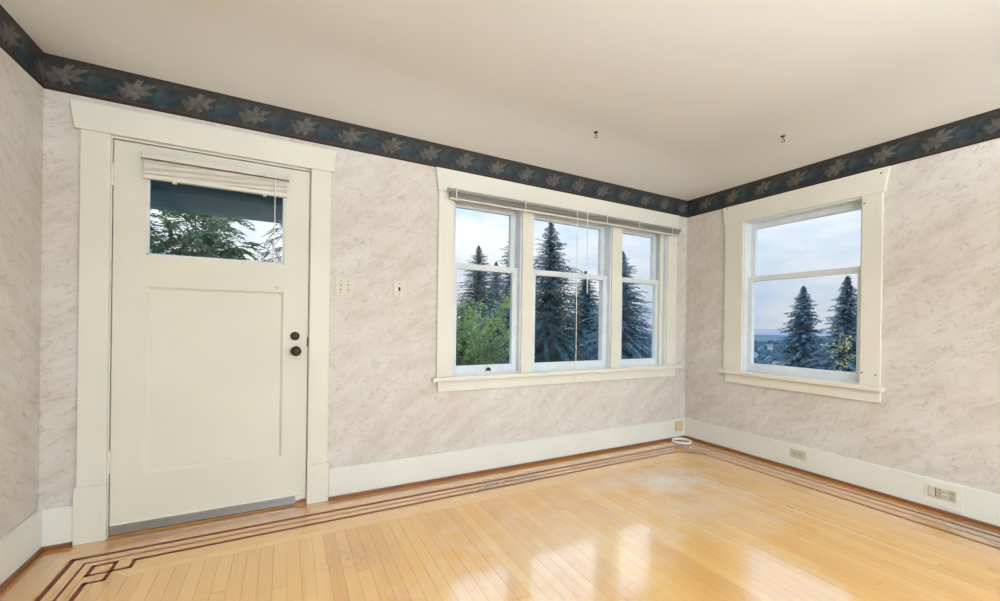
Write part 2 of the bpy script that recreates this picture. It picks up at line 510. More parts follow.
W1 = dict(u0=-2.59, u1=-0.30, z0=0.75, z1=2.105)      # triple window opening, back wall
W2 = dict(u0=0.595, u1=1.457, z0=0.75, z1=2.10)       # single window opening, right wall (u = -y)
DR = dict(u0=-4.48, u1=-3.54, z0=0.0, z1=2.095)       # door opening, back wall
Z_TOP = 2.85
wall_back = wall_with_holes('wall_back', XL - WT, WT, -0.1, Z_TOP, [(DR['u0'], DR['u1'], -0.1 + 0.1, DR['z1']), (W1['u0'], W1['u1'], W1['z0'], W1['z1'])], ((0, 0, 0), 0))
wall_right = wall_with_holes('wall_right', 0.0, -YF, -0.1, Z_TOP, [(W2['u0'], W2['u1'], W2['z0'], W2['z1'])], ((0, 0, 0), R(-90)))
wall_left = wall_with_holes('wall_left', YF, 0.0, -0.1, Z_TOP, [], ((XL, 0, 0), R(90)))
wall_front = wall_with_holes('wall_front', -WT, -XL + WT, -0.1, Z_TOP, [(0.35, 2.95, 0.60, 2.25)], ((0, YF, 0), R(180)))

# ceiling with a plaster cove running round the room
mb = MB()
NSEG = 20
def cove_z(x, y):
    """plaster height: falls smoothly to the border on every wall, with softly rounded corners"""
    k = 1.0
    for d in (min(x - XL, -x), min(y - YF, -y)):
        t_ = max(0.0, min(1.0, d / COVE_D))
        k *= 1 - (1 - t_) ** 2
    return Z_FT + COVE * k
gx = [XL + COVE_D * i / NSEG for i in range(NSEG + 1)] + [-COVE_D * (NSEG - i) / NSEG for i in range(NSEG + 1)]
gy = [YF + COVE_D * i / NSEG for i in range(NSEG + 1)] + [-COVE_D * (NSEG - i) / NSEG for i in range(NSEG + 1)]
vs_ = [(x, y, cove_z(x, y)) for x in gx for y in gy]
ny_ = len(gy)
fs_ = [(a * ny_ + b_, a * ny_ + b_ + 1, (a + 1) * ny_ + b_ + 1, (a + 1) * ny_ + b_) for a in range(len(gx) - 1) for b_ in range(ny_ - 1)]
mb.add(vs_, fs_)
n_cove = len(fs_)
mb.box(XL - WT, WT, YF - WT, WT, Z_TOP - 0.02, Z_TOP + 0.08)
ceiling = struct(mb.build('ceiling', 'ceiling'))
for p_ in list(ceiling.data.polygons)[:n_cove]:
    p_.use_smooth = True

# ------------------------------------------------------------------ floor: strips of oak with a dark inlaid border
floor = struct(MB().box(XL - WT, WT, YF - WT, WT, -0.12, -0.020).build('floor', 'subfloor'))
BW = 0.0572
GAP = 0.0004
unit = MB().box(0, 1, 0, 1, -0.019, 0.0)
pm = bpy.data.meshes.new('plank')
pm.from_pydata(unit.v, [], unit.f)
pm.materials.append(M['plank'])
BORD = 8 * BW                                  # width of the border field
n_planks = 0
stuff = MB()
def plank(x0, x1, y0, y1):
    """one strip, its grain along the longer side"""
    global n_planks
    n_planks += 1
    o = bpy.data.objects.new('plank', pm)
    col.objects.link(o)
    o.parent = floor
    if (x1 - x0) >= (y1 - y0):
        o.location = (x0 + GAP, y0 + GAP, rng.uniform(-0.0003, 0.0002))
        o.scale = (x1 - x0 - 2 * GAP, y1 - y0 - 2 * GAP, 1)
    else:
        o.location = (x1 - GAP, y0 + GAP, rng.uniform(-0.0003, 0.0002))
        o.rotation_euler = (0, 0, R(90))
        o.scale = (y1 - y0 - 2 * GAP, x1 - x0 - 2 * GAP, 1)
def mitred(poly):
    global n_planks
    n_planks += 1
    xs, ys = [p[0] for p in poly], [p[1] for p in poly]
    if max(xs) - min(xs) >= max(ys) - min(ys):
        o = MB().prism_z(poly, -0.019, 0.0).build('plank', 'plank', floor)
    else:      # keep local X along the board
        o = MB().prism_z([(y, -x) for x, y in poly], -0.019, 0.0).build('plank', 'plank', floor)
        o.rotation_euler = (0, 0, R(90))
Y_END = -2.75
# border rows along the back wall, mitred into the side borders
for i in range(8):
    d0, d1 = i * BW + GAP, (i + 1) * BW - GAP
    ya, yb = -d0, -d1
    cuts = [XL]
    x = XL + rng.uniform(0.9, 1.9)
    while x < -0.9:
        cuts.append(x)
        x += rng.uniform(1.2, 2.2)
    cuts.append(0.0)
    for k in range(len(cuts) - 1):
        a, b_ = cuts[k] + GAP, cuts[k + 1] - GAP
        la_, lb_ = (XL + d0, XL + d1) if k == 0 else (a, a)
        ra_, rb_ = (-d0, -d1) if k == len(cuts) - 2 else (b_, b_)
        mitred([(lb_, yb), (rb_, yb), (ra_, ya), (la_, ya)])
# side borders
for side in (0, 1):
    for i in range(8):
        d0, d1 = i * BW + GAP, (i + 1) * BW - GAP
        x0, x1 = (XL + d0, XL + d1) if side == 0 else (-d1, -d0)
        y = -1.0 - rng.uniform(0, 1.0)
        if side == 0:
            mitred([(x0, y), (x1, y), (x1, -d1), (x0, -d0)])
        else:
            mitred([(x0, y), (x1, y), (x1, -d0), (x0, -d1)])
        while y > Y_END:
            y2 = y - rng.uniform(1.0, 1.8)
            plank(x0 - GAP, x1 + GAP, y2, y)
            y = y2
        stuff.box(x0, x1, YF, y - GAP, -0.019, 0.0)
# field boards, perpendicular to the back wall
fx0, fx1 = XL + BORD, -BORD
nf_ = round((fx1 - fx0) / BW)
fw = (fx1 - fx0) / nf_
for i in range(nf_):
    x0 = fx0 + i * fw
    y = -BORD - rng.choice((0.35, 0.6, 0.9, 1.3, 1.7)) * rng.uniform(0.8, 1.2)
    plank(x0, x0 + fw, y, -BORD)
    while y > Y_END:
        y2 = y - rng.uniform(0.9, 1.9)
        plank(x0, x0 + fw, y2, y)
        y = y2
    stuff.box(x0 + GAP, x0 + fw - GAP, YF, y - GAP, -0.019, 0.0)
rest = stuff.build('planks', 'plank', floor)
rest['kind'] = 'stuff'

# inlay lines: a broad one, a fine one, and a broad one that makes a key in each corner
ZI = 0.0006
def inlay(x0, x1, y0, y1):
    MB().box(x0, x1, y0, y1, -0.01, ZI).build('inlay_strip', 'inlay', floor)
def inlay_path(pts, w):
    for (xa, ya), (xb, yb) in zip(pts[:-1], pts[1:]):
        h = w / 2
        inlay(min(xa, xb) - h, max(xa, xb) + h, min(ya, yb) - h, max(ya, yb) + h)
o3 = 0.310
OFF_B, OFF_R = (0.190, 0.250), (0.150, 0.235)      # back and left, right
r3 = 0.330
for o_, w_ in ((0, 0.021), (1, 0.010)):
    ob_, or_ = OFF_B[o_], OFF_R[o_]
    inlay_path([(XL + ob_, Y_END - 1.2), (XL + ob_, -ob_), (-or_, -ob_), (-or_, Y_END - 1.2)], w_)
kc, kb, ka = 0.295, 0.375, 0.445
key = [(ka, o3), (ka, kb), (kc, kb), (kc, kc), (kb, kc), (kb, ka), (o3, ka)]
left_key = [(XL + a, -b_) for a, b_ in key]
right_key = [(-a - (r3 - o3), -b_) for a, b_ in key]
inlay_path([(right_key[0][0], -o3), (left_key[0][0], -o3)], 0.019)
inlay_path(left_key, 0.016)
inlay_path(right_key, 0.016)
inlay_path([(XL + o3, -ka), (XL + o3, Y_END - 1.2)], 0.019)
inlay_path([(-r3, -ka), (-r3, Y_END - 1.2)], 0.019)

# ------------------------------------------------------------------ baseboards with stained shoe moulding
BBH, BBT = 0.200, 0.020
def baseboard(name, mbs, shoe):
    o = mbs.build(name, 'base', bevel=0.003)
    struct(o)
    shoe.build('shoe_moulding', 'shoe', o)
    return o
def bb_prof(mb_, x0, x1):
    mb_.box(x0, x1, -BBT, 0, 0.018, BBH)
    return mb_
b1 = MB()
bb_prof(b1, XL, -4.606)
bb_prof(b1, -3.415, 0)
s1 = MB()
for a, b_ in ((XL, -4.606), (-3.415, 0)):
    s1.box(a, b_, -BBT - 0.013, 0, 0.0, 0.021)
baseboard('baseboard_back', b1, s1)
b2 = MB().box(-BBT, 0, YF, -BBT, 0.018, BBH)
s2 = MB().box(-BBT - 0.013, 0, YF, -BBT - 0.013, 0.0, 0.021)
baseboard('baseboard_right', b2, s2)
b3 = MB().box(XL, XL + BBT, YF, -BBT, 0.018, BBH)
s3 = MB().box(XL, XL + BBT + 0.013, YF, -BBT - 0.013, 0.0, 0.021)
baseboard('baseboard_left', b3, s3)

# ------------------------------------------------------------------ printed border paper under the cove
TILE, FH = 0.27, Z_FT - Z_FB
def vnoise(x, y, seed):
    """smooth value noise"""
    r_ = np.random.RandomState(seed)
    tab = r_.rand(64, 64)
    xi, yi = np.floor(x).astype(int), np.floor(y).astype(int)
    fx, fy = x - xi, y - yi
    fx, fy = fx * fx * (3 - 2 * fx), fy * fy * (3 - 2 * fy)
    g = lambda a, b_: tab[a % 64, b_ % 64]
    return (g(xi, yi) * (1 - fx) + g(xi + 1, yi) * fx) * (1 - fy) + (g(xi, yi + 1) * (1 - fx) + g(xi + 1, yi + 1) * fx) * fy
def lin(r, g, b_):
    return np.array(srgb(r, g, b_)[:3])
def border_print(s, t):
    """colour at distance s along the paper and height t above its lower edge"""
    s = s + 0.004 * (vnoise(s * 60, t * 60, 1) - 0.5)
    t = t + 0.004 * (vnoise(s * 60, t * 60, 2) - 0.5)
    sm = np.mod(s, TILE)
    n1, n2, n3 = vnoise(s * 45, t * 45, 3), vnoise(s * 110, t * 110, 4), vnoise(s * 20, t * 26, 5)
    c = lin(46, 50, 50)[None] * np.ones((s.size, 1))
    def blend(mask, colr):
        nonlocal c
        c = c * (1 - mask[:, None]) + colr[None] * mask[:, None]
    st = lambda e, w: np.clip(e / w + 0.5, 0, 1)
    blend(np.clip((n3 - 0.45) * 3, 0, 1) * 0.7, lin(72, 58, 50))
    blend(np.clip((n1 - 0.6) * 4, 0, 1) * 0.6, lin(58, 76, 84))
    def leaf(cs, ct, size, ang, colr, lobes=2.5, sharp=0.5, k=0.95, stretch=1.0):
        for sh in (-TILE, 0, TILE):
            dx, dy = sm - cs + sh, t - ct
            ex, ey = (dx * math.cos(ang) + dy * math.sin(ang)) / stretch, (dy * math.cos(ang) - dx * math.sin(ang)) * stretch
            rr = np.hypot(ex, ey)
            th = np.arctan2(ey, ex)
            edge = size * (0.34 + 0.66 * np.abs(np.cos(lobes * th)) ** sharp) * (1.08 - 0.42 * np.abs(th) / np.pi) * (0.94 + 0.10 * np.cos(17 * th + 1))
            m_ = st(edge - rr, 0.004) * k
            vein = np.clip(1 - np.abs(np.sin(lobes * th)) * rr / 0.005, 0, 1) * 0.5
            shade = (0.45 + 0.55 * n2 + 0.55 * n1)
            cc = colr[None] * shade[:, None]
            c[:] = c * (1 - m_[:, None]) + cc * m_[:, None]
            c[:] = c * (1 - (vein * m_)[:, None]) + (colr * 0.45)[None] * (vein * m_)[:, None]
    def fruit(cs, ct, r_, colr):
        for sh in (-TILE, 0, TILE):
            dx, dy = sm - cs + sh, t - ct
            m_ = st(r_ - np.hypot(dx, dy), 0.004) * 0.9
            g_ = 0.75 + 0.5 * (dy / r_ - dx / r_) * 0.5
            c[:] = c * (1 - m_[:, None]) + colr[None] * np.clip(g_, 0.4, 1.4)[:, None] * m_[:, None]
    leaf(0.118, 0.062, 0.066, 2.6, lin(40, 58, 64), 1.5, 0.9, 0.9)
    leaf(0.205, 0.066, 0.060, 0.7, lin(44, 60, 68), 1.5, 0.9, 0.9)
    leaf(0.165, 0.128, 0.050, 0.3, lin(60, 66, 62), 2.5, 0.9, 0.7)
    leaf(0.240, 0.118, 0.046, 1.3, lin(56, 58, 56), 2.5, 0.9, 0.6)
    fruit(0.158, 0.080, 0.031, lin(68, 78, 84))
    fruit(0.190, 0.060, 0.024, lin(50, 64, 74))
    fruit(0.222, 0.086, 0.020, lin(46, 62, 72))
    leaf(0.044, 0.084, 0.074, 0.55, lin(104, 97, 90), 3.5, 0.75, 0.85, 1.25)
    leaf(0.004, 0.064, 0.040, 2.4, lin(88, 84, 82), 2.5, 0.9)
    fruit(0.248, 0.048, 0.012, lin(72, 48, 42))
    fruit(0.086, 0.032, 0.012, lin(72, 48, 42))
    blend(st(t - 0.156, 0.006) * 0.8, lin(62, 50, 40))
    blend(st(t - 0.170, 0.002), lin(38, 32, 28))
    blend(st(0.020 - t, 0.006) * 0.85, lin(58, 44, 36))
    blend(np.clip(1 - np.abs(t - 0.020) / 0.003, 0, 1) * 0.7, lin(98, 76, 56))
    blend(st(0.006 - t, 0.002), lin(34, 28, 26))
    return np.clip(c * 0.95, 0, 1)
def border_strip(name, length, place, phase, step=0.004, dense=None):
    dense = dense or length
    us = np.concatenate([np.arange(0, dense, step), np.arange(dense, length, step * 4), [length]])
    ts = np.linspace(0, FH, 45)
    U, T = np.meshgrid(us, ts, indexing='ij')
    cols_ = border_print(U.ravel() + phase, T.ravel())
    nu, nt_ = U.shape
    V = np.stack([U.ravel(), np.full(U.size, -0.0012), T.ravel() + Z_FB], 1)
    idx = np.arange(nu * nt_).reshape(nu, nt_)
    F_ = np.stack([idx[:-1, :-1], idx[1:, :-1], idx[1:, 1:], idx[:-1, 1:]], -1).reshape(-1, 4)
    # thin edges of the paper down to the wall
    Vb = V.copy()
    Vb[:, 1] = 0.0
    k = len(V)
    bot, top = idx[:, 0], idx[:, -1]
    E1 = np.stack([bot[:-1], bot[:-1] + k, bot[1:] + k, bot[1:]], -1)
    E2 = np.stack([top[:-1], top[1:], top[1:] + k, top[:-1] + k], -1)
    me = bpy.data.meshes.new(name)
    me.from_pydata(np.concatenate([V, Vb]).tolist(), [], np.concatenate([F_, E1, E2]).tolist())
    ca = me.color_attributes.new('print', 'FLOAT_COLOR', 'POINT')
    rgba = np.ones((2 * k, 4), np.float32)
    rgba[:k, :3] = cols_
    rgba[k:, :3] = cols_
    ca.data.foreach_set('color', rgba.ravel())
    me.materials.append(M['border'])
    o = bpy.data.objects.new(name, me)
    col.objects.link(o)
    o.location, o.rotation_euler = place[0], (0, 0, place[1])
    return struct(o, 'dark leaf-printed wallpaper border')
# the pale leaf sits at s = 0.052 of each repeat
border_strip('trim_4', -XL, ((XL, 0, 0), 0), 0.052 - (-4.656 - XL))
border_strip('trim_5', -YF, ((0, 0, 0), R(-90)), 0.052 - 0.21, dense=3.2)
border_strip('trim_6', -YF, ((XL, YF, 0), R(90)), 0.0, step=0.005)

# ------------------------------------------------------------------ windows
def window(name, base, rz, op, units, cas, head, stool, apron, lift_unit=None, label=None):
    """everything in (u, depth, z); base is the foot of the opening in that frame"""
    rot = Matrix.Rotation(rz, 3, 'Z')
    root = empty(name, rot @ Vector(base), rz)
    struct(root, label)
    P = lambda mb_, n, mt='trim', par=root, bv=0.0025: mb_.build(n, mt, par, base, bv) if par is root else mb_.build(n, mt, par, base, bv)
    u0, u1, z0, z1 = op['u0'], op['u1'], op['z0'], op['z1']
    # jambs, head and sloping sill
    for a, b_ in ((u0 - 0.0, u0 + 0.012), (u1 - 0.012, u1)):
        P(MB().box(a, b_, -0.004, WT, z0, z1), 'jamb', 'sash')
    P(MB().box(u0 + 0.012, u1 - 0.012, -0.004, WT, z1 - 0.012, z1), 'head_jamb', 'sash')
    P(MB().add(
        [(u0, 0.03, z0 - 0.02), (u1, 0.03, z0 - 0.02), (u1, WT + 0.05, z0 - 0.045), (u0, WT + 0.05, z0 - 0.045),
         (u0, 0.03, z0 + 0.012), (u1, 0.03, z0 + 0.012), (u1, WT + 0.05, z0 - 0.012), (u0, WT + 0.05, z0 - 0.012)],
        [(0, 3, 2, 1), (4, 5, 6, 7), (0, 1, 5, 4), (1, 2, 6, 5), (2, 3, 7, 6), (3, 0, 4, 7)]), 'window_sill', 'sash')
    # mullions between the units
    for (ga, gb), (gc, gd) in zip(units[:-1], units[1:]):
        a, b_ = gb + 0.048, gc - 0.048
        P(MB().box(a, b_, 0.012, WT, z0 + 0.01, z1 - 0.012), 'mullion', 'sash')
        P(MB().box(a + 0.012, b_ - 0.012, -0.004, 0.012, z0, z1 - 0.012), 'mullion_facing')
    # stops in front of the lower sashes
    ed = [(u0 + 0.012, units[0][0] - 0.035), (units[-1][1] + 0.035, u1 - 0.012)]
    for a, b_ in ed:
        if b_ - a > 0.004:
            P(MB().box(a, b_, 0.028, 0.045, z0, z1 - 0.012), 'stop')
    ZG0, ZM0, ZM1, ZG1 = 0.820, 1.560, 1.612, 2.040
    for k, (a, b_) in enumerate(units):
        sa, sb = a - 0.048, b_ + 0.048
        # lower sash, room side
        lo_ = MB()
        lo_.box(sa, a, 0.050, 0.085, z0 + 0.010, ZM1 - 0.008)
        lo_.box(b_, sb, 0.050, 0.085, z0 + 0.010, ZM1 - 0.008)
        lo_.box(a, b_, 0.050, 0.085, z0 + 0.010, ZG0)
        lo_.box(a, b_, 0.050, 0.085, ZM0, ZM1 - 0.008)
        ls = P(lo_, 'lower_sash', 'sash', bv=0.002)
        P(MB().box(a, b_, 0.066, 0.070, ZG0, ZM0), 'pane', 'glass', ls, 0)
        # upper sash, outside
        up = MB()
        up.box(sa, a, 0.092, 0.127, ZM0, z1 - 0.012)
        up.box(b_, sb, 0.092, 0.127, ZM0, z1 - 0.012)
        up.box(a, b_, 0.092, 0.127, ZM0 + 0.006, ZM1)
        up.box(a, b_, 0.092, 0.127, ZG1, z1 - 0.012)
        us_ = P(up, 'upper_sash', 'sash', bv=0.002)
        P(MB().box(a, b_, 0.108, 0.112, ZM1, ZG1), 'pane', 'glass', us_, 0)
        if lift_unit == k:
            c = (a + b_) / 2 + 0.03
            mb_ = MB()
            n = 9
            poly = [(c + 0.022 * math.cos(math.pi * i / n), 0.776 + 0.026 * math.sin(math.pi * i / n)) for i in range(n + 1)]
            mb_.prism_y(poly, 0.036, 0.051)
            P(mb_, 'sash_lift', 'bronze', ls, 0.002)
    # casing
    for a, b_ in cas:
        P(MB().box(a, b_, -0.020, 0, stool[3], head[4]), 'casing')
    (ta, tb, ba, bb_, hz0, hz1) = head
    P(MB().prism_y([(ba, hz0), (bb_, hz0), (tb, hz1), (ta, hz1)], -0.026, 0), 'head_casing')
    (sa, sb, sz0, sz1) = stool
    P(MB().box(sa, sb, -0.052, 0.03, sz0, sz1), 'stool', bv=0.005)
    (aa, ab, az0, az1) = apron
    P(MB().box(aa, ab, -0.020, 0, az0, az1), 'apron')
    return root

window_1 = window('window_1', (-1.44, 0, W1['z0']), 0, W1, [(-2.527, -2.045), (-1.822, -1.082), (-0.842, -0.392)],
                  [(-2.703, -2.588), (-0.302, -0.172)], (-2.728, -0.150, -2.708, -0.167, 2.105, 2.268), (-2.735, -0.105, 0.722, 0.752), (-2.692, -0.182, 0.643, 0.722), 0,
                  'triple double-hung window in the back wall')
window_2 = window('window_2', (1.0, 0, W2['z0']), R(-90), W2, [(0.645, 1.408)],
                  [(0.428, 0.597), (1.455, 1.568)], (0.405, 1.604, 0.425, 1.578, 2.100, 2.268), (0.390, 1.592, 0.715, 0.747), (0.450, 1.570, 0.632, 0.715), None,
                  'single double-hung window in the right wall')
# leftover screws in the casing of window_2, where curtain hardware was
for u, z in ((1.468, 0.835), (1.545, 0.825), (1.560, 2.232), (1.468, 2.045), (0.45, 2.25)):
    d_ = -0.020 if z < 2.1 else -0.026
    mb_ = MB().lathe_y((u, d_, z), [(0, 0.006), (0.003, 0.006), (0.0045, 0.003)], 10)
    mb_.build('screw', 'screw', window_2, (1.0, 0, W2['z0']))

# added picture window, unseen behind the camera, opening for the fill light
w3 = struct(empty('added_window', (-1.65, YF, 0.60)))
mb = MB()
for a, b_ in ((-2.95, -2.87), (-1.69, -1.60), (-0.43, -0.35)):
    mb.box(a, b_, YF - WT, YF + 0.02, 0.60, 2.25)
mb.box(-2.95, -0.35, YF - WT, YF + 0.02, 2.17, 2.25)
mb.box(-2.95, -0.35, YF - WT, YF + 0.05, 0.60, 0.68)
mb.build('frame', 'trim', w3, (-1.65, YF, 0.60))
for a, b_ in ((-2.87, -1.69), (-1.60, -0.43)):
    MB().box(a, b_, YF - 0.09, YF - 0.085, 0.68, 2.17).build('pane', 'glass', w3, (-1.65, YF, 0.60))

# ------------------------------------------------------------------ door and its trim
dj = (-4.01, 0, 0)
trim_1 = struct(empty('trim_1', dj), 'cream door casing with flared head and plinth blocks')
T = lambda mb_, n, mt='trim', bv=0.0025: mb_.build(n, mt, trim_1, dj, bv)
T(MB().box(-4.595, -4.482, -0.020, 0, 0.290, 2.10), 'casing')
T(MB().box(-3.538, -3.424, -0.020, 0, 0.245, 2.10), 'casing')
T(MB().box(-4.605, -4.480, -0.025, 0, 0, 0.290), 'plinth_block')
T(MB().box(-3.541, -3.416, -0.025, 0, 0, 0.245), 'plinth_block')
T(MB().prism_y([(-4.616, 2.10), (-3.412, 2.10), (-3.396, 2.240), (-4.635, 2.240)], -0.027, 0), 'head_casing')
for a, b_ in ((-4.482, -4.4775), (-3.5425, -3.538)):
    T(MB().box(a, b_, -0.002, WT, 0, 2.095), 'jamb', bv=0)
T(MB().box(-4.4775, -3.5425, -0.002, WT, 2.0885, 2.095), 'head_jamb', bv=0)
for a, b_ in ((-4.4775, -4.455), (-3.565, -3.5425)):
    T(MB().box(a, b_, 0.056, 0.075, 0.02, 2.0885), 'stop', bv=0)
T(MB().box(-4.455, -3.565, 0.056, 0.075, 2.066, 2.0885), 'stop', bv=0)
T(MB().box(-4.478, -3.542, 0.0, WT, -0.01, 0.006), 'threshold', 'threshold', 0.002)

door_1 = struct(empty('door_1', dj), 'cream panelled entry door with a glazed top light')
DO = lambda mb_, n, mt='door', par=None, bv=0.0025, sm=False: mb_.build(n, mt, par or door_1, dj, bv, sm)
X0, X1, XA, XB = -4.473, -3.547, -4.338, -3.684
Y0, Y1 = 0.004, 0.052
leafb = MB()
leafb.box(X0, XA, Y0, Y1, 0.030, 2.083)
leafb.box(XB, X1, Y0, Y1, 0.030, 2.083)
leafb.box(XA, XB, Y0, Y1, 1.960, 2.083)
leafb.box(XA, XB, Y0, Y1, 1.322, 1.492)
leafb.box(XA, XB, Y0, Y1, 0.030, 0.312)
leafm = DO(leafb, 'door_leaf', bv=0)
# recessed panel with a sloped sticking
pz0, pz1, dp, sl = 0.312, 1.322, 0.013, 0.014
pb = MB()
pb.add([(XA, Y0, pz0), (XB, Y0, pz0), (XB, Y0, pz1), (XA, Y0, pz1),
        (XA + sl, Y0 + dp, pz0 + sl), (XB - sl, Y0 + dp, pz0 + sl), (XB - sl, Y0 + dp, pz1 - sl), (XA + sl, Y0 + dp, pz1 - sl),
        (XA, Y1, pz0), (XB, Y1, pz0), (XB, Y1, pz1), (XA, Y1, pz1)],
       [(0, 1, 5, 4), (1, 2, 6, 5), (2, 3, 7, 6), (3, 0, 4, 7), (4, 5, 6, 7), (11, 10, 9, 8), (0, 8, 9, 1), (1, 9, 10, 2), (2, 10, 11, 3), (3, 11, 8, 0)])
DO(pb, 'panel', bv=0)
# glazing bead and pane
gb_ = MB()
for a, b_, c, d in ((XA, XA + 0.010, 1.492, 1.960), (XB - 0.010, XB, 1.492, 1.960), (XA, XB, 1.492, 1.502), (XA, XB, 1.950, 1.960)):
    gb_.box(a, b_, 0.010, 0.024, c, d)
DO(gb_, 'glazing_bead', 'sash', bv=0)
DO(MB().box(XA + 0.002, XB - 0.002, 0.026, 0.030, 1.494, 1.958), 'pane', 'glass', bv=0)
# knob, deadbolt, cleat
kn = DO(MB().lathe_y((-3.612, Y0, 0.960), [(0, 0.030), (0.006, 0.030), (0.009, 0.012), (0.030, 0.011), (0.036, 0.022), (0.046, 0.029), (0.056, 0.028), (0.064, 0.020), (0.067, 0.008)], 28), 'knob', 'bronze', bv=0, sm=True)
db = DO(MB().lathe_y((-3.618, Y0, 1.053), [(0, 0.026), (0.008, 0.026), (0.016, 0.021), (0.019, 0.012), (0.0195, 0.004)], 28), 'deadbolt', 'bronze', bv=0, sm=True)
DO(MB().box(-3.621, -3.615, Y0 - 0.024, Y0 - 0.018, 1.043, 1.063), 'keyway', 'slot', db, 0)
DO(MB().box(X1 - 0.004, X1 + 0.003, Y0 - 0.001, Y1, 0.985, 1.045), 'latch_plate', 'bronze', bv=0)
cl = MB()
cl.lathe_y((-3.714, Y0, 1.348), [(0, 0.007), (0.012, 0.005), (0.014, 0.009), (0.017, 0.007)], 12)
cl.tube([(-3.730, Y0 - 0.014, 1.353), (-3.722, Y0 - 0.016, 1.348), (-3.714, Y0 - 0.015, 1.347), (-3.706, Y0 - 0.016, 1.348), (-3.698, Y0 - 0.014, 1.353)], 0.0028, 6)
DO(cl, 'cord_cleat', 'trim', bv=0, sm=True)
for zc in (1.892, 0.394):
    h = MB()
    h.box(-4.4835, -4.466, -0.0005, Y0 + 0.001, zc - 0.055, zc + 0.055)
    hg = DO(h, 'hinge', 'trim', bv=0)
    pn = MB()
    for q in range(3):
        za = zc - 0.054 + q * 0.0365
        pn.tube([(-4.4765, -0.007, za), (-4.4765, -0.007, za + 0.035)], 0.0075, 12)
    pn.tube([(-4.4765, -0.007, zc + 0.055), (-4.4765, -0.007, zc + 0.062), (-4.4765, -0.007, zc + 0.068)], [0.008, 0.0075, 0.003], 12)
    DO(pn, 'hinge_pin', 'trim', hg, 0)
sw = MB()
sw.box(-4.470, -3.600, Y0 - 0.010, Y0, 0.012, 0.060)
sw.box(-4.470, -3.600, Y0 - 0.014, Y0 - 0.010, 0.034, 0.039)
swo = DO(sw, 'door_sweep', 'steel', bv=0.001)
DO(MB().box(-4.470, -3.600, Y0 - 0.008, Y0, 0.060, 0.068), 'sweep_lip', 'base', swo, 0)
DO(MB().box(-3.606, -3.580, Y0 - 0.016, Y0, 0.030, 0.060), 'sweep_end', 'base', swo, 0.004)
DO(MB().box(-4.470, -3.600, Y0 - 0.006, Y0 + 0.004, 0.006, 0.014), 'sweep_brush', 'slot', swo, 0)

# ------------------------------------------------------------------ blinds
def blind(name, label, u0, u1, yc, z_top, rail_h, n_slats, z_slat0, pitch, bot_h, mats, rise=0.0, depth=0.026, th_=0.0022):
    zb = z_slat0 - n_slats * pitch - bot_h
    base = ((u0 + u1) / 2, yc, zb)
    root = tag(empty(name, base), label, 'blind')
    hr = MB().box(u0, u1, yc - depth / 2 + 0.002, yc + depth / 2 + 0.003, z_top - rail_h, z_top)
    h = hr.build('headrail', mats[0], root, base, 0.002)
    for a in (u0, u1):
        s_ = -1 if a == u0 else 1
        MB().box(a, a + s_ * 0.006, yc - depth / 2 - 0.007, yc + depth / 2 + 0.007, z_top - rail_h - 0.004, z_top + 0.004).build('bracket', mats[3], h, base, 0.001)
    n = 14
    for k in range(n_slats):
        z = z_slat0 - k * pitch
        mb_ = MB()
        jit = rng.uniform(-0.0016, 0.0016)
        vs_, fs_ = [], []
        for i in range(n + 1):
            f = i / n
            u = u0 + 0.008 + (u1 - u0 - 0.016) * f + rng.uniform(-0.0, 0.0)
            zz = z + rise * f * (0.3 + 0.7 * k / n_slats) + 0.0012 * math.sin(f * 9 + k)
            for dy, dz in ((-depth / 2 + jit, 0), (jit, 0.0025), (depth / 2 + jit, 0), (depth / 2 + jit, -th_), (jit, 0.0025 - th_), (-depth / 2 + jit, -th_)):
                vs_.append((u, yc + dy, zz + dz))
        for i in range(n):
            for j in range(6):
                fs_.append((i * 6 + j, i * 6 + (j + 1) % 6, (i + 1) * 6 + (j + 1) % 6, (i + 1) * 6 + j))
        fs_.append((0, 1, 2, 3, 4, 5)[::-1])
        fs_.append(tuple(n * 6 + j for j in range(6)))
        mb_.add(vs_, fs_).build('slat', mats[1], root, base)
    z = z_slat0 - n_slats * pitch
    br = MB().add([(u0 + 0.006, yc - depth / 2, z - bot_h), (u1 - 0.006, yc - depth / 2, z - bot_h + rise), (u1 - 0.006, yc + depth / 2, z - bot_h + rise), (u0 + 0.006, yc + depth / 2, z - bot_h),
                   (u0 + 0.006, yc - depth / 2, z), (u1 - 0.006, yc - depth / 2, z + rise), (u1 - 0.006, yc + depth / 2, z + rise), (u0 + 0.006, yc + depth / 2, z)],
                  [(0, 3, 2, 1), (4, 5, 6, 7), (0, 1, 5, 4), (1, 2, 6, 5), (2, 3, 7, 6), (3, 0, 4, 7)])
    br.build('bottom_rail', mats[2], root, base, 0.0015)
    return root, base

b1r, b1b = blind('venetian_blind', 'raised white venetian blind across the top of the triple window', -2.640, -0.180, -0.050, 2.122, 0.022, 9, 2.094, 0.0042, 0.012, ('rail_grey', 'slat_grey', 'slat', 'plate_dark'), 0.004)
cy = -0.066
MB().tube([(-1.485, cy, 2.115), (-1.484, cy - 0.002, 1.6), (-1.478, cy, 0.95), (-1.478, cy, 0.70), (-1.480, cy + 0.004, 0.640)], 0.0028, 6).build('lift_cord', 'cord', b1r, b1b)
MB().tube([(-1.372, cy, 2.115), (-1.372, cy, 1.9), (-1.366, cy - 0.002, 1.42)], 0.0042, 8).build('tilt_wand', 'cord', b1r, b1b)
for u in (-2.585, -2.0, -1.15, -0.75, -0.30):
    mb = MB()
    mb.box(u - 0.004, u + 0.004, cy - 0.002, cy, 2.035, 2.128)
    mb.box(u - 0.004, u + 0.004, cy - 0.002, -0.026, 2.126, 2.129)
    mb.build('ladder_tape', 'slat', b1r, b1b)

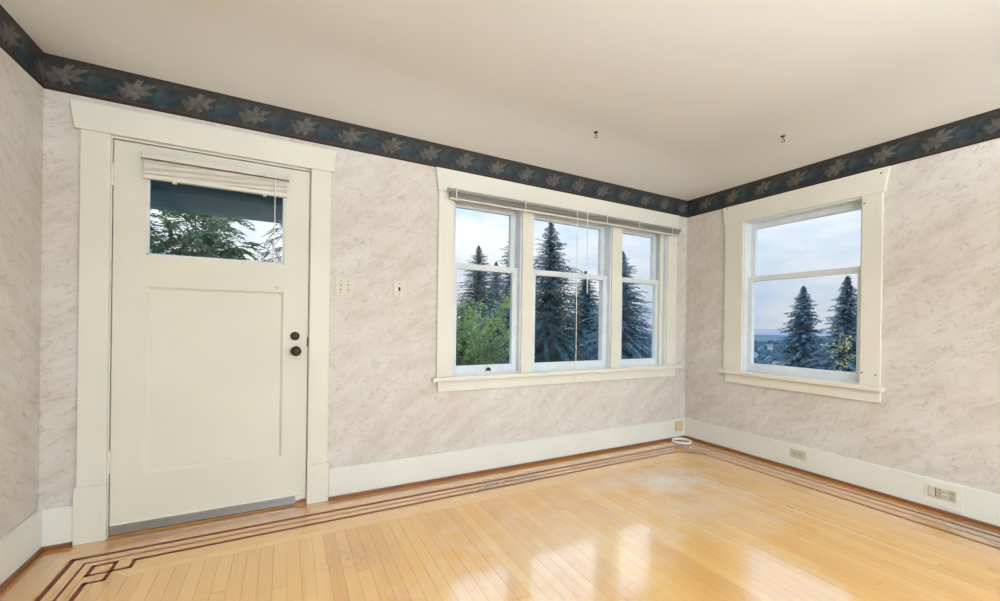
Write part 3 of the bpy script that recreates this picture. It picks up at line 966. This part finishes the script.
b2r, b2b = blind('venetian_blind', 'short cream venetian blind drawn up above the door glass', -4.352, -3.668, -0.022, 2.028, 0.026, 15, 1.990, 0.0048, 0.022, ('slat', 'slat', 'door', 'slat'), 0.0, 0.030, 0.0042)
MB().tube([(-3.735, -0.045, 1.99), (-3.735, -0.044, 1.75), (-3.735, -0.040, 1.515)], 0.0028, 6).build('lift_cord', 'cord', b2r, b2b)
MB().box(-3.739, -3.731, -0.044, -0.036, 1.497, 1.517).build('cord_tassel', 'cord', b2r, b2b, 0.002)
for u in (-4.215, -3.79):
    MB().box(u - 0.006, u + 0.006, -0.041, -0.036, 1.996, 2.012).build('cord_lock', 'plate_dark', b2r, b2b, 0.001)
    MB().box(u - 0.010, u + 0.010, -0.030, -0.012, 1.885, 1.897).build('rail_button', 'slat', b2r, b2b, 0.002)

# ------------------------------------------------------------------ wall plates, outlets, cable
def place_root(name, label, cat, base, rz=0, group=None):
    return tag(empty(name, Matrix.Rotation(rz, 3, 'Z') @ Vector(base), rz), label, cat, group)

# double plate with two pairs of push buttons next to the door
bs = (-3.333, 0, 1.372)
r_ = place_root('switch_plate', 'ivory two-gang push-button switch plate beside the door casing', 'switch', bs)
MB().box(-3.391, -3.275, -0.006, 0, 1.317, 1.427).build('plate', 'plate', r_, bs, 0.002)
for u in (-3.357, -3.309):
    for z in (1.386, 1.354):
        MB().lathe_y((u, -0.006, z), [(0, 0.0085), (0.003, 0.0085), (0.005, 0.006)], 16).build('push_button', 'plate_dark', r_, bs)
    for z in (1.410, 1.334):
        MB().lathe_y((u, -0.006, z), [(0, 0.0038), (0.0015, 0.0035)], 10).build('screw', 'screw', r_, bs)
bs = (-2.976, 0, 1.378)
r_ = place_root('switch_plate', 'ivory single toggle switch plate between door and triple window', 'switch', bs)
MB().box(-3.018, -2.934, -0.006, 0, 1.322, 1.434).build('plate', 'plate', r_, bs, 0.002)
MB().box(-2.982, -2.970, -0.0075, -0.005, 1.365, 1.391).build('toggle_slot', 'slot', r_, bs)
MB().add([(-2.980, -0.006, 1.377), (-2.972, -0.006, 1.377), (-2.972, -0.006, 1.388), (-2.980, -0.006, 1.388), (-2.979, -0.016, 1.369), (-2.973, -0.016, 1.369), (-2.973, -0.014, 1.376), (-2.979, -0.014, 1.376)],
         [(0, 1, 5, 4), (1, 2, 6, 5), (2, 3, 7, 6), (3, 0, 4, 7), (4, 5, 6, 7)]).build('toggle', 'bronze', r_, bs)
for z in (1.414, 1.342):
    MB().lathe_y((-2.976, -0.006, z), [(0, 0.0038), (0.0015, 0.0035)], 10).build('screw', 'screw', r_, bs)

RZ = R(-90)
D0 = -BBT                                       # face of the baseboard
# duplex outlet lying sideways in the right baseboard
bs = (1.068, D0, 0.131)
r_ = place_root('outlet', 'small beige duplex outlet set sideways in the right baseboard below the window', 'outlet', bs, RZ)
MB().box(1.010, 1.127, D0 - 0.006, D0, 0.097, 0.166).build('plate', 'outlet_face', r_, bs, 0.002)
def sideways_socket(uc, zc, d0, root, b_):
    n = 20
    s_ = MB().prism_y([(uc + 0.0165 * max(-0.85, min(0.85, math.cos(2 * math.pi * i / n))), zc + 0.0165 * math.sin(2 * math.pi * i / n)) for i in range(n)], d0 - 0.0025, d0).build('socket', 'plate_dark', root, b_)
    for dz in (-0.006, 0.006):
        MB().box(uc - 0.004, uc + 0.005, d0 - 0.0030, d0 - 0.002, zc + dz - 0.0011, zc + dz + 0.0011).build('slot', 'slot', s_, b_)
    MB().box(uc - 0.011, uc - 0.0075, d0 - 0.0030, d0 - 0.002, zc - 0.002, zc + 0.002).build('ground_slot', 'slot', s_, b_)
for uc in (1.049, 1.088):
    sideways_socket(uc, 0.131, D0 - 0.006, r_, bs)
MB().lathe_y((1.0685, D0 - 0.006, 0.131), [(0, 0.0034), (0.0014, 0.003)], 10).build('screw', 'screw', r_, bs)

# wide plate on a white backing panel
bs = (1.880, D0, 0.112)
r_ = place_root('outlet', 'wide four-section tan outlet plate on a white panel in the right baseboard', 'outlet', bs, RZ)
MB().box(1.800, 1.966, D0 - 0.004, D0, 0.036, 0.190).build('backing_panel', 'base', r_, bs, 0.001)
D1 = D0 - 0.004
MB().box(1.817, 1.942, D1 - 0.005, D1, 0.090, 0.157).build('plate', 'outlet_face', r_, bs, 0.0015)
for k, (a, b_) in enumerate(((1.821, 1.848), (1.853, 1.876), (1.881, 1.905), (1.910, 1.938))):
    sct = MB().box(a, b_, D1 - 0.009, D1 - 0.004, 0.096, 0.151).build('receptacle', 'plate_dark' if k % 2 else 'plate', r_, bs, 0.001)
    if k >= 2:
        c = (a + b_) / 2
        for dz in (0.014, -0.014):
            MB().box(c - 0.006, c - 0.003, D1 - 0.0098, D1 - 0.008, 0.1235 + dz - 0.004, 0.1235 + dz + 0.004).build('slot', 'slot', sct, bs)
            MB().box(c + 0.003, c + 0.006, D1 - 0.0098, D1 - 0.008, 0.1235 + dz - 0.004, 0.1235 + dz + 0.004).build('slot', 'slot', sct, bs)
    elif k == 1:
        MB().box(a - 0.004, a - 0.001, D1 - 0.0062, D1 - 0.004, 0.098, 0.150).build('seam', 'slot', sct, bs)

# phone box in the corner
bs = (-0.125, D0, 0.130)
r_ = place_root('phone_jack', 'pale yellow telephone jack box on the baseboard in the corner', 'jack', bs)
MB().box(-0.165, -0.075, D0 - 0.026, D0, 0.088, 0.176).build('housing', 'socket_tan', r_, bs, 0.004)
MB().box(-0.126, -0.114, D0 - 0.027, D0 - 0.02, 0.086, 0.098).build('socket', 'slot', r_, bs)
MB().lathe_y((-0.120, D0 - 0.026, 0.140), [(0, 0.004), (0.0015, 0.0035)], 10).build('screw', 'screw', r_, bs)

# coil of white cable on the floor below it, and the run down from the window stool
cb = MB()
pts = []
turns = 4
for i in range(turns * 28):
    a = 2 * math.pi * i / 28 + 2.4
    k = i / 28
    rr = 0.088 + 0.007 * math.sin(a * 1.3 + k) + 0.009 * math.cos(2.2 * k * 3)
    pts.append((-0.200 + rr * math.cos(a), -0.138 + rr * 0.92 * math.sin(a), 0.005 + 0.0038 * k + 0.0012 * math.sin(a * 2)))
cb.tube(pts, 0.0048, 8)
tag(cb.build('cable', 'cord', None, smooth=True), 'white coiled cable lying on the floor in the far corner', 'cable')
cb = MB()
cb.tube([(-0.078, -0.006, 0.757), (-0.078, -0.008, 0.60), (-0.074, -0.006, 0.40), (-0.080, -0.007, 0.24), (-0.081, -0.026, 0.205), (-0.082, -0.027, 0.19), (-0.084, -0.034, 0.178)], 0.003, 6)
tag(cb.build('cable', 'cord', None, smooth=True), 'thin white cable running down the wall beside the triple window', 'cable')

# ------------------------------------------------------------------ ceiling hooks
def ceiling_hook(x, y, label):
    zc_ = cove_z(x, y) - 0.001      # the ceiling above this spot
    root = tag(empty('ceiling_hook', (x, y, zc_)), label, 'hook')
    bs = (x, y, zc_)
    k = 0.78
    mb_ = MB()
    n = 18
    prof = [(0.0, 0.020), (0.004, 0.019), (0.010, 0.010), (0.013, 0.004)]
    k0 = 0
    for d, r__ in prof:
        for j in range(n):
            a = 2 * math.pi * j / n
            mb_.v.append((x + k * r__ * math.cos(a), y + k * r__ * math.sin(a), zc_ - k * d))
    for i in range(len(prof) - 1):
        for j in range(n):
            mb_.f.append((i * n + j, (i + 1) * n + j, (i + 1) * n + (j + 1) % n, i * n + (j + 1) % n))
    mb_.f.append(tuple(range(n)))
    mb_.f.append(tuple((len(prof) - 1) * n + j for j in range(n - 1, -1, -1)))
    mb_.build('base_plate', 'hook', root, bs, 0, True)
    ax = Vector((math.cos(YAW), -math.sin(YAW), 0))
    pts_ = [(0, 0.010), (0, 0.026)]
    for i in range(11):
        a = math.pi / 2 - i * 1.45 * math.pi / 10
        pts_.append((0.015 * math.cos(a), 0.041 - 0.015 * math.sin(a)))
    P_ = [(x + k * ax.x * a, y + k * ax.y * a, zc_ - k * b__) for a, b__ in pts_]
    MB().tube(P_, 0.0034 * k, 8).build('hook', 'hook', root, bs, 0, True)
ceiling_hook(-1.673, -0.506, 'dark iron plant hook in the ceiling above the triple window')
ceiling_hook(-0.447, -1.143, 'dark iron plant hook in the ceiling above the right window')

# ------------------------------------------------------------------ added pendant uplighter, unseen behind the camera, brightens ceiling and room
lx, ly, lz = -2.85, -4.25, 1.60
lroot = tag(empty('fill_pendant', (lx, ly, Z_C)), 'added white bowl pendant lamp behind the viewer, fill light for the ceiling', 'lamp')
lb = (lx, ly, Z_C)
MB().tube([(lx, ly, Z_C), (lx, ly, Z_C - 0.03)], [0.06, 0.05], 20).build('canopy', 'bronze', lroot, lb)
for k in range(3):
    a = k * 2.094
    MB().tube([(lx, ly, Z_C - 0.03), (lx + 0.19 * math.cos(a), ly + 0.19 * math.sin(a), lz)], 0.004, 6).build('chain', 'bronze', lroot, lb)
bowl = MB()  # opaque bowl, shaped to keep direct light off the walls
prof = [(0.20, 0.0), (0.19, -0.05), (0.15, -0.10), (0.08, -0.13), (0.01, -0.14), (0.01, -0.134), (0.078, -0.124), (0.145, -0.095), (0.183, -0.048), (0.193, 0.0)]
for r__, z in prof:
    for j in range(24):
        a = 2 * math.pi * j / 24
        bowl.v.append((lx + r__ * math.cos(a), ly + r__ * math.sin(a), lz + z))
for i in range(len(prof)):
    for j in range(24):
        bowl.f.append((i * 24 + j, i * 24 + (j + 1) % 24, ((i + 1) % len(prof)) * 24 + (j + 1) % 24, ((i + 1) % len(prof)) * 24 + j))
bowl.build('opaque_bowl', 'ceiling', lroot, lb, 0, True)
pl = bpy.data.lights.new('fill_bulb', 'POINT')
pl.energy = 640
pl.color = (0.67, 0.835, 1.0)
pl.shadow_soft_size = 0.05
plo = bpy.data.objects.new('fill_bulb', pl)
col.objects.link(plo)
plo.location = (0, 0, lz - 0.05 - Z_C)
plo.parent = lroot

# ------------------------------------------------------------------ outside: porch
porch = struct(empty('porch_roof', (-4.2, WT, 2.3)), 'blue-grey porch roof over the door')
po = (-4.2, WT, 2.3)
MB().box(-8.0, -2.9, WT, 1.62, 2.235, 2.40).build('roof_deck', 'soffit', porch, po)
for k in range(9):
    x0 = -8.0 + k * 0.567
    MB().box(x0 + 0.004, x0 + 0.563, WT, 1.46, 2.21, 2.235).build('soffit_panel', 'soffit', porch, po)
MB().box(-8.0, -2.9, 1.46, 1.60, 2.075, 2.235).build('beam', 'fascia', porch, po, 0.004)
MB().box(-8.0, -2.9, 1.05, 1.10, 2.185, 2.21).build('batten', 'soffit', porch, po)
struct(MB().box(-8.0, -2.9, WT, 1.7, -0.25, -0.06).build('porch_floor', 'fascia'))

# terrain: the house stands on a slope that falls away to a valley
def ground_z(d):
    return -3.6 - 27.0 * (1 / (1 + math.exp(-(d - 120) / 22))) - 4.0 / (1 + math.exp(-(d - 45) / 6))
gm = MB()
rad = [2, 6, 10, 16, 24, 34, 44, 56, 70, 85, 100, 115, 130, 145, 165, 200, 260]
na = 48
for r__ in rad:
    for j in range(na + 1):
        a = R(-80) + R(200) * j / na
        gm.v.append((CAM.x + r__ * math.sin(a), CAM.y + 3 + r__ * math.cos(a), ground_z(r__) + 0.3 * math.sin(a * 9 + r__)))
for i in range(len(rad) - 1):
    for j in range(na):
        k = i * (na + 1) + j
        gm.f.append((k, k + na + 1, k + na + 2, k + 1))
struct(gm.build('ground', 'lawn', smooth=True), 'grassy slope outside the house')
gm = MB()
rad = [200, 400, 700, 1200, 2000, 3200]
for r__ in rad:
    for j in range(na + 1):
        a = R(-80) + R(200) * j / na
        gm.v.append((CAM.x + r__ * math.sin(a), CAM.y + r__ * math.cos(a), -34.5))
for i in range(len(rad) - 1):
    for j in range(na):
        k = i * (na + 1) + j
        gm.f.append((k, k + na + 1, k + na + 2, k + 1))
struct(gm.build('valley_ground', 'plain'), 'valley floor coloured haze-blue below the house')
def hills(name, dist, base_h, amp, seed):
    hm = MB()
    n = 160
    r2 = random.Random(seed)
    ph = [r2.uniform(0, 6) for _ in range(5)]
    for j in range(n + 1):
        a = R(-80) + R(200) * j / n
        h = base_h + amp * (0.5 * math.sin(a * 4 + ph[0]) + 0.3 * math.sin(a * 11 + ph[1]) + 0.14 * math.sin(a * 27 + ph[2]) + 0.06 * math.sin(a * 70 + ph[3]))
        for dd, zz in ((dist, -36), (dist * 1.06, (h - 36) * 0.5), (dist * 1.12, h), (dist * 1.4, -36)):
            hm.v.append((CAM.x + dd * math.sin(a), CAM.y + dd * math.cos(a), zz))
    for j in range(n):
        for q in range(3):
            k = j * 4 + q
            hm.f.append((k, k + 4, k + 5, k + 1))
    return struct(hm.build(name, 'hill', smooth=True), 'low hills coloured haze-blue on the horizon')
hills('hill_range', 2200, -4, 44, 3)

# ------------------------------------------------------------------ trees
def pol(az, dist):
    return CAM.x + dist * math.sin(R(az)), CAM.y + dist * math.cos(R(az))

def conifer(az, el, dist, half_w, label, mat='fir', seed=1, dens=1.0, top_bias=0.85, group='firs outside the windows'):
    """fir with its tip at the given bearing; half_w is the crown radius near its foot"""
    x, y = pol(az, dist)
    ztop = CAM.z + dist * math.tan(R(el))
    zg = ground_z(math.hypot(x - CAM.x, y - CAM.y - 3)) - 0.2
    H = ztop - zg
    rg = random.Random(seed)
    root = tag(empty('fir_tree', (x, y, zg)), label, 'tree', group)
    bs = (x, y, zg)
    MB().tube([(x, y, zg - 0.3), (x, y, zg + H * 0.5), (x, y, ztop - 0.15)], [H * 0.018, H * 0.010, 0.012], 8).build('trunk', 'bark', root, bs)
    V_, F_ = [], []
    sc_ = dist / 25
    nb_total = int(190 * dens)
    for k in range(nb_total):
        f = ((k + rg.random()) / nb_total) ** 0.95          # 0 tip .. 1 foot
        zb = ztop - f * H * 0.93
        a0 = k * 2.39996 + rg.uniform(-0.3, 0.3)
        L = half_w * (0.55 * f + 0.45 * f ** top_bias) * rg.uniform(0.5, 1.0) * (1.12 + 0.22 * math.sin(a0 * 3 + f * 40) + 0.15 * math.sin(f * 95 + seed)) + 0.02
        a = a0
        ca, sa = math.cos(a), math.sin(a)
        lift = (0.55 - 0.9 * f) * rg.uniform(0.7, 1.2)       # upper ones rise, lower ones droop
        nsp = max(5, int((8 + 40 * L / (half_w + 0.1))))
        for q in range(nsp):
            s = (q + 0.6) / nsp
            px, pz = L * s, L * s * lift - 0.28 * L * s * s
            for side in (-1, 1):
                ln = (0.07 + 0.03 * min(1, f * 8) + 0.34 * min(L / sc_, 2.6) * 0.30 * (1.2 - s)) * sc_ * rg.uniform(0.75, 1.3)
                aa = a + side * rg.uniform(0.5, 1.15)
                dx, dy, dz = math.cos(aa) * ln, math.sin(aa) * ln, -ln * rg.uniform(0.15, 0.75)
                w = ln * rg.uniform(0.10, 0.17) + 0.010
                ox, oy, oz = x + ca * px, y + sa * px, zb + pz + rg.uniform(-0.04, 0.04)
                nx, ny = -math.sin(aa) * w, math.cos(aa) * w
                k0 = len(V_)
                V_ += [(ox, oy, oz), (ox + dx * 0.45 + nx, oy + dy * 0.45 + ny, oz + dz * 0.4 - w * 0.7), (ox + dx, oy + dy, oz + dz), (ox + dx * 0.45 - nx, oy + dy * 0.45 - ny, oz + dz * 0.4 - w * 0.7 * rg.uniform(-0.6, 1))]
                F_.append((k0, k0 + 1, k0 + 2, k0 + 3))
    for q in range(10):
        a, hh = q * 2.4, 0.05 * q * sc_
        k0 = len(V_)
        V_ += [(x, y, ztop - hh + 0.10 * sc_), (x + 0.025 * sc_ * math.cos(a), y + 0.025 * sc_ * math.sin(a), ztop - hh - 0.12 * sc_), (x, y, ztop - hh - 0.22 * sc_)]
        F_.append((k0, k0 + 1, k0 + 2))
    mb_ = MB()
    mb_.v, mb_.f = V_, F_
    fo = mb_.build('foliage', mat, root, bs)
    fo['kind'] = 'stuff'
    return root

conifer(24.6, 10.8, 80, 12.4, 'narrow-tipped fir at the left of the left-hand sashes', 'fir', 11, 3.0)
conifer(27.1, 8.7, 105, 11.5, 'shorter fir showing only its tip behind the two left-hand firs', 'fir', 12, 2.2)
conifer(29.6, 13.0, 47, 7.2, 'tall fir half hidden by the mullion right of the left-hand sashes', 'fir', 13, 2.6)
conifer(34.7, 14.2, 21, 4.6, 'tallest dense fir filling the middle sashes', 'fir', 14, 3.2, 0.85)
conifer(39.6, 7.4, 62, 8.6, 'lower fir at the right of the middle sashes', 'fir', 15, 2.8)
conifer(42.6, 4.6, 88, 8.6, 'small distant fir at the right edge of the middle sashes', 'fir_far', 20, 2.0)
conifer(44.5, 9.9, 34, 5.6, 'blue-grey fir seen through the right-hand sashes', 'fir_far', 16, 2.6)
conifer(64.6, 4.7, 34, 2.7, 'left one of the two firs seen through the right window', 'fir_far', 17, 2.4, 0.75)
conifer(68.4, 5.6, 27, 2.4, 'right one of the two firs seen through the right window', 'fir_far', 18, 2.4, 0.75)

def leaf_quad(V_, F_, o_, d_, ln, w, up, rg):
    """a folded pointed leaf from o_ along d_"""
    d_ = d_.normalized()
    s_ = d_.cross(up)
    if s_.length < 1e-4:
        s_ = Vector((1, 0, 0))
    s_.normalize()
    n_ = s_.cross(d_).normalized()
    k0 = len(V_)
    mid = o_ + d_ * ln * 0.45
    V_ += [tuple(o_), tuple(mid + s_ * w + n_ * w * 0.3), tuple(o_ + d_ * ln - n_ * ln * 0.12), tuple(mid - s_ * w + n_ * w * 0.3)]
    F_.append((k0, k0 + 1, k0 + 2))
    F_.append((k0, k0 + 2, k0 + 3))

def leafy_tree(name, label, base, limbs, mat, seed, n_twigs, leaf_len, compound=True, spread=0.35, cat='tree', leaf_w=0.2):
    """trunk and limbs as tubes (each limb a list of points); twigs with leaves along every limb"""
    rg = random.Random(seed)
    root = tag(empty(name, base), label, cat)
    wood = MB()
    V_, F_ = [], []
    tot = sum((Vector(l[-1]) - Vector(l[0])).length for l in limbs)
    for l in limbs:
        pts_ = [Vector(p) for p in l]
        r0 = 0.006 + 0.008 * (pts_[-1] - pts_[0]).length
        wood.tube(pts_, [r0 * (1 - 0.85 * i / (len(pts_) - 1)) for i in range(len(pts_))], 6)
        segs = len(pts_) - 1
        cnt = max(3, int(n_twigs * (pts_[-1] - pts_[0]).length / tot))
        for q in range(cnt):
            f = rg.uniform(0.12, 1.0) * segs
            i = min(int(f), segs - 1)
            p = pts_[i].lerp(pts_[i + 1], f - i)
            dirv = (pts_[i + 1] - pts_[i]).normalized()
            tw = (dirv * rg.uniform(0.2, 1.0) + Vector((rg.uniform(-1, 1), rg.uniform(-1, 1), rg.uniform(-0.9, 0.45)))).normalized()
            tl = spread * rg.uniform(0.5, 1.25)
            if compound:
                nl = 6
                for k in range(1, nl + 1):
                    s = k / nl
                    c_ = p + tw * tl * s + Vector((0, 0, -0.28 * tl * s * s))
                    ref = Vector((0, 0, 1))
                    side = tw.cross(ref)
                    if side.length < 1e-3:
                        side = Vector((1, 0, 0))
                    side.normalize()
                    for sg in (-1, 1):
                        dv = side * sg + tw * 0.75 + Vector((0, 0, rg.uniform(-0.55, 0.05)))
                        leaf_quad(V_, F_, c_, dv, leaf_len * rg.uniform(0.8, 1.2) * (1.1 - 0.4 * s), leaf_len * leaf_w, ref, rg)
                leaf_quad(V_, F_, p + tw * tl + Vector((0, 0, -0.28 * tl)), tw + Vector((0, 0, -0.3)), leaf_len, leaf_len * leaf_w, Vector((0, 0, 1)), rg)
            else:
                for k in range(7):
                    c_ = p + tw * tl * rg.random() + Vector((rg.uniform(-1, 1), rg.uniform(-1, 1), rg.uniform(-1, 1))) * tl * 0.22
                    dv = Vector((rg.uniform(-1, 1), rg.uniform(-1, 1), rg.uniform(-0.9, 0.2)))
                    leaf_quad(V_, F_, c_, dv, leaf_len * rg.uniform(0.7, 1.3), leaf_len * leaf_w * 1.3, Vector((rg.uniform(-0.5, 0.5), rg.uniform(-0.5, 0.5), 1)), rg)
    wood.build('trunk', 'bark', root, base, 0, True)
    mb_ = MB()
    mb_.v, mb_.f = V_, F_
    fo = mb_.build('leaves', mat, root, base)
    fo['kind'] = 'stuff'
    return root

def at(az, el, dist):
    x, y = pol(az, dist)
    return (x, y, CAM.z + dist * math.tan(R(el)))

# leafy tree beyond the porch, seen through the door glass
bx, by = pol(-9.0, 8.2)
zg = ground_z(4) - 0.2
top = (bx, by, 1.6)
limbs = [[(bx, by, zg), (bx + 0.05, by, -1.0), (bx, by + 0.05, 1.0), top]]
for az0, el0, az1, el1, dd in ((-9, 4, -13.5, 9.5, 7.6), (-9, 4, -12.5, 12, 7.9), (-9, 4, -10.5, 12.5, 7.5), (-9, 4, -8.0, 12.5, 7.8), (-9, 4, -6.0, 12.0, 7.7), (-9, 5, -4.2, 9.0, 7.6),
                              (-9, 6, -3.6, 6.4, 7.3), (-9, 4, -6.2, 8.0, 7.9), (-9, 3, -12.5, 5.0, 8.1), (-10, 3, -15.5, 11, 8), (-9, 4, -7.2, 10.2, 7.6), (-9, 3, -7.8, 6.0, 7.8), (-9, 3, -10.6, 7.2, 7.8), (-9, 6, -9.6, 15.5, 8.0), (-9, 6, -6.5, 15.0, 8.0)):
    a, e = at(az0, el0, 8.2), at(az1, el1, dd)
    mid = ((a[0] + e[0]) / 2, (a[1] + e[1]) / 2, (a[2] + e[2]) / 2 + 0.14)
    limbs.append([top, a, mid, e])
leafy_tree('walnut_tree', 'dark green leafy tree beyond the porch seen through the door glass', (bx, by, zg), limbs, 'leaf_dark', 31, 900, 0.105, True, 0.30, leaf_w=0.26)

# bright green tree low in the left-hand sashes
bx, by = pol(22.0, 9.5)
zg = ground_z(6.5) - 0.2
top = (bx, by, -0.6)
limbs = [[(bx, by, zg), (bx + 0.05, by, -2.0), top]]
for az1, el1, dd in ((19, 3.6, 9.4), (20.5, 2.6, 9.0), (22.5, 2.2, 9.2), (24.2, 3.0, 9.4), (26.0, 1.6, 9.2), (28.8, 3.4, 9.0), (27.4, 0.6, 9.2), (23.2, 0.0, 8.8), (25.2, -1.0, 8.6), (28.8, -1.2, 8.8), (27.0, -2.6, 8.6), (21.0, -0.4, 8.8),
                     (24.0, -3.0, 8.5), (28.8, -4.0, 8.7), (21.5, -3.5, 8.8), (26.0, -5.0, 8.6), (23.0, -5.5, 8.7), (30.5, 0.2, 9.1), (18.0, 0.5, 9.2)):
    e = at(az1, el1, dd)
    mid = ((top[0] + e[0]) / 2, (top[1] + e[1]) / 2, (top[2] + e[2]) / 2 + 0.22)
    limbs.append([top, mid, e])
leafy_tree('leafy_tree', 'bright green leafy tree low in the left-hand sashes', (bx, by, zg), limbs, 'leaf', 32, 1050, 0.095, False, 0.34, leaf_w=0.24)

# feathery branches at the right of the door glass
bx, by = pol(0.8, 8.6)
zg = ground_z(4) - 0.2
top = (bx, by, 1.2)
limbs = [[(bx, by, zg), (bx, by, -1.0), top, at(0.6, 14, 8.6)]]
for az1, el1, dd in ((-2.9, 8.0, 8.3), (-3.4, 6.8, 8.4), (-2.4, 9.4, 8.4), (-1.8, 10.6, 8.4), (-1.0, 12.0, 8.5), (-2.2, 5.8, 8.4), (1.5, 9, 8.4)):
    e = at(az1, el1, dd)
    s = at(0.6, el1 + 1.4, 8.6)
    mid = ((s[0] + e[0]) / 2, (s[1] + e[1]) / 2, (s[2] + e[2]) / 2 + 0.02)
    limbs.append([s, mid, e])
leafy_tree('cedar_tree', 'sparse feathery cedar at the right edge of the door glass', (bx, by, zg), limbs, 'fir', 33, 300, 0.06, True, 0.20, leaf_w=0.16)

# pale yellow-green sapling in front of the right-hand fir
bx, by = pol(68.2, 13)
zg = ground_z(12) - 0.2
top = (bx, by, -0.6)
limbs = [[(bx, by, zg), (bx, by, -2.2), top, at(68.0, -0.2, 13)]]
for az1, el1 in ((67.0, -1.6), (69.0, -1.2), (67.2, -3.0), (69.3, -2.6), (68.4, -3.4), (67.8, -4.6), (69.4, -4.2), (68.9, -5.4)):
    s = (bx, by, at(68.2, el1 - 1.2, 13)[2])
    e = at(az1, el1, 12.9)
    limbs.append([s, ((s[0] + e[0]) / 2, (s[1] + e[1]) / 2, (s[2] + e[2]) / 2 + 0.04), e])
leafy_tree('sapling', 'pale yellow-green sapling before the right fir in the right window', (bx, by, zg), limbs, 'leaf_yellow', 34, 60, 0.09, False, 0.2, leaf_w=0.2)

# valley: distant treetops (uncountable) and pale houses among them
rg = random.Random(5)
spots = []
while len(spots) < 14:
    az, d = rg.uniform(59.6, 66.0), 260 + 560 * rg.random()
    x, y = pol(az, d)
    if all(math.hypot(x - q[0], y - q[1]) > 17 for q in spots):
        spots.append((x, y, rg.uniform(0, 3.14)))
tv = MB()
for k in range(1100):
    az = rg.uniform(14, 76) if k % 3 else rg.uniform(58, 66)
    d = 170 + 900 * rg.random() ** 1.5
    x, y = pol(az, d)
    if any(math.hypot(x - q[0], y - q[1]) < 15 for q in spots):
        continue
    h, w = rg.uniform(5, 10), rg.uniform(3, 6)
    z0 = -34.5 if d > 200 else ground_z(d)
    pts_ = [(x, y, z0 + h)]
    n = 6
    V_, F_ = [], []
    for lv, (hh, ww) in enumerate(((0.0, 0.7), (0.35, 1.0), (0.7, 0.7))):
        for j in range(n):
            a = 2 * math.pi * j / n + lv
            V_.append((x + w * ww * math.cos(a) * rg.uniform(0.8, 1.2), y + w * ww * math.sin(a) * rg.uniform(0.8, 1.2), z0 + h * hh))
    V_.append((x, y, z0 + h))
    for lv in range(2):
        for j in range(n):
            F_.append((lv * n + j, lv * n + (j + 1) % n, (lv + 1) * n + (j + 1) % n, (lv + 1) * n + j))
    for j in range(n):
        F_.append((2 * n + j, 2 * n + (j + 1) % n, 3 * n))
    tv.add(V_, F_)
tag(tv.build('treetops', 'far_tree'), 'treetops coloured haze-blue covering the valley floor', 'trees', None, 'stuff')

# one house, copied over the valley
hb = MB().box(-5, 5, -3.5, 3.5, 0, 5.2).build('wall', 'house_wall')
hr = MB().add([(-5.5, -4, 5.0), (5.5, -4, 5.0), (5.5, 4, 5.0), (-5.5, 4, 5.0), (-5.5, 0, 8.2), (5.5, 0, 8.2)],
              [(0, 1, 5, 4), (2, 3, 4, 5), (3, 0, 4), (1, 2, 5), (0, 3, 2, 1)]).build('roof', 'house_roof')
for k, (x, y, rz) in enumerate(spots):
    h = tag(empty('house', (x, y, -34.5), rz), 'tiny pale house among the trees far down in the valley', 'house', 'houses in the valley')
    w_, f_ = (hb, hr) if k == 0 else (hb.copy(), hr.copy())
    if k:
        col.objects.link(w_)
        col.objects.link(f_)
    w_.parent = h
    f_.parent = h
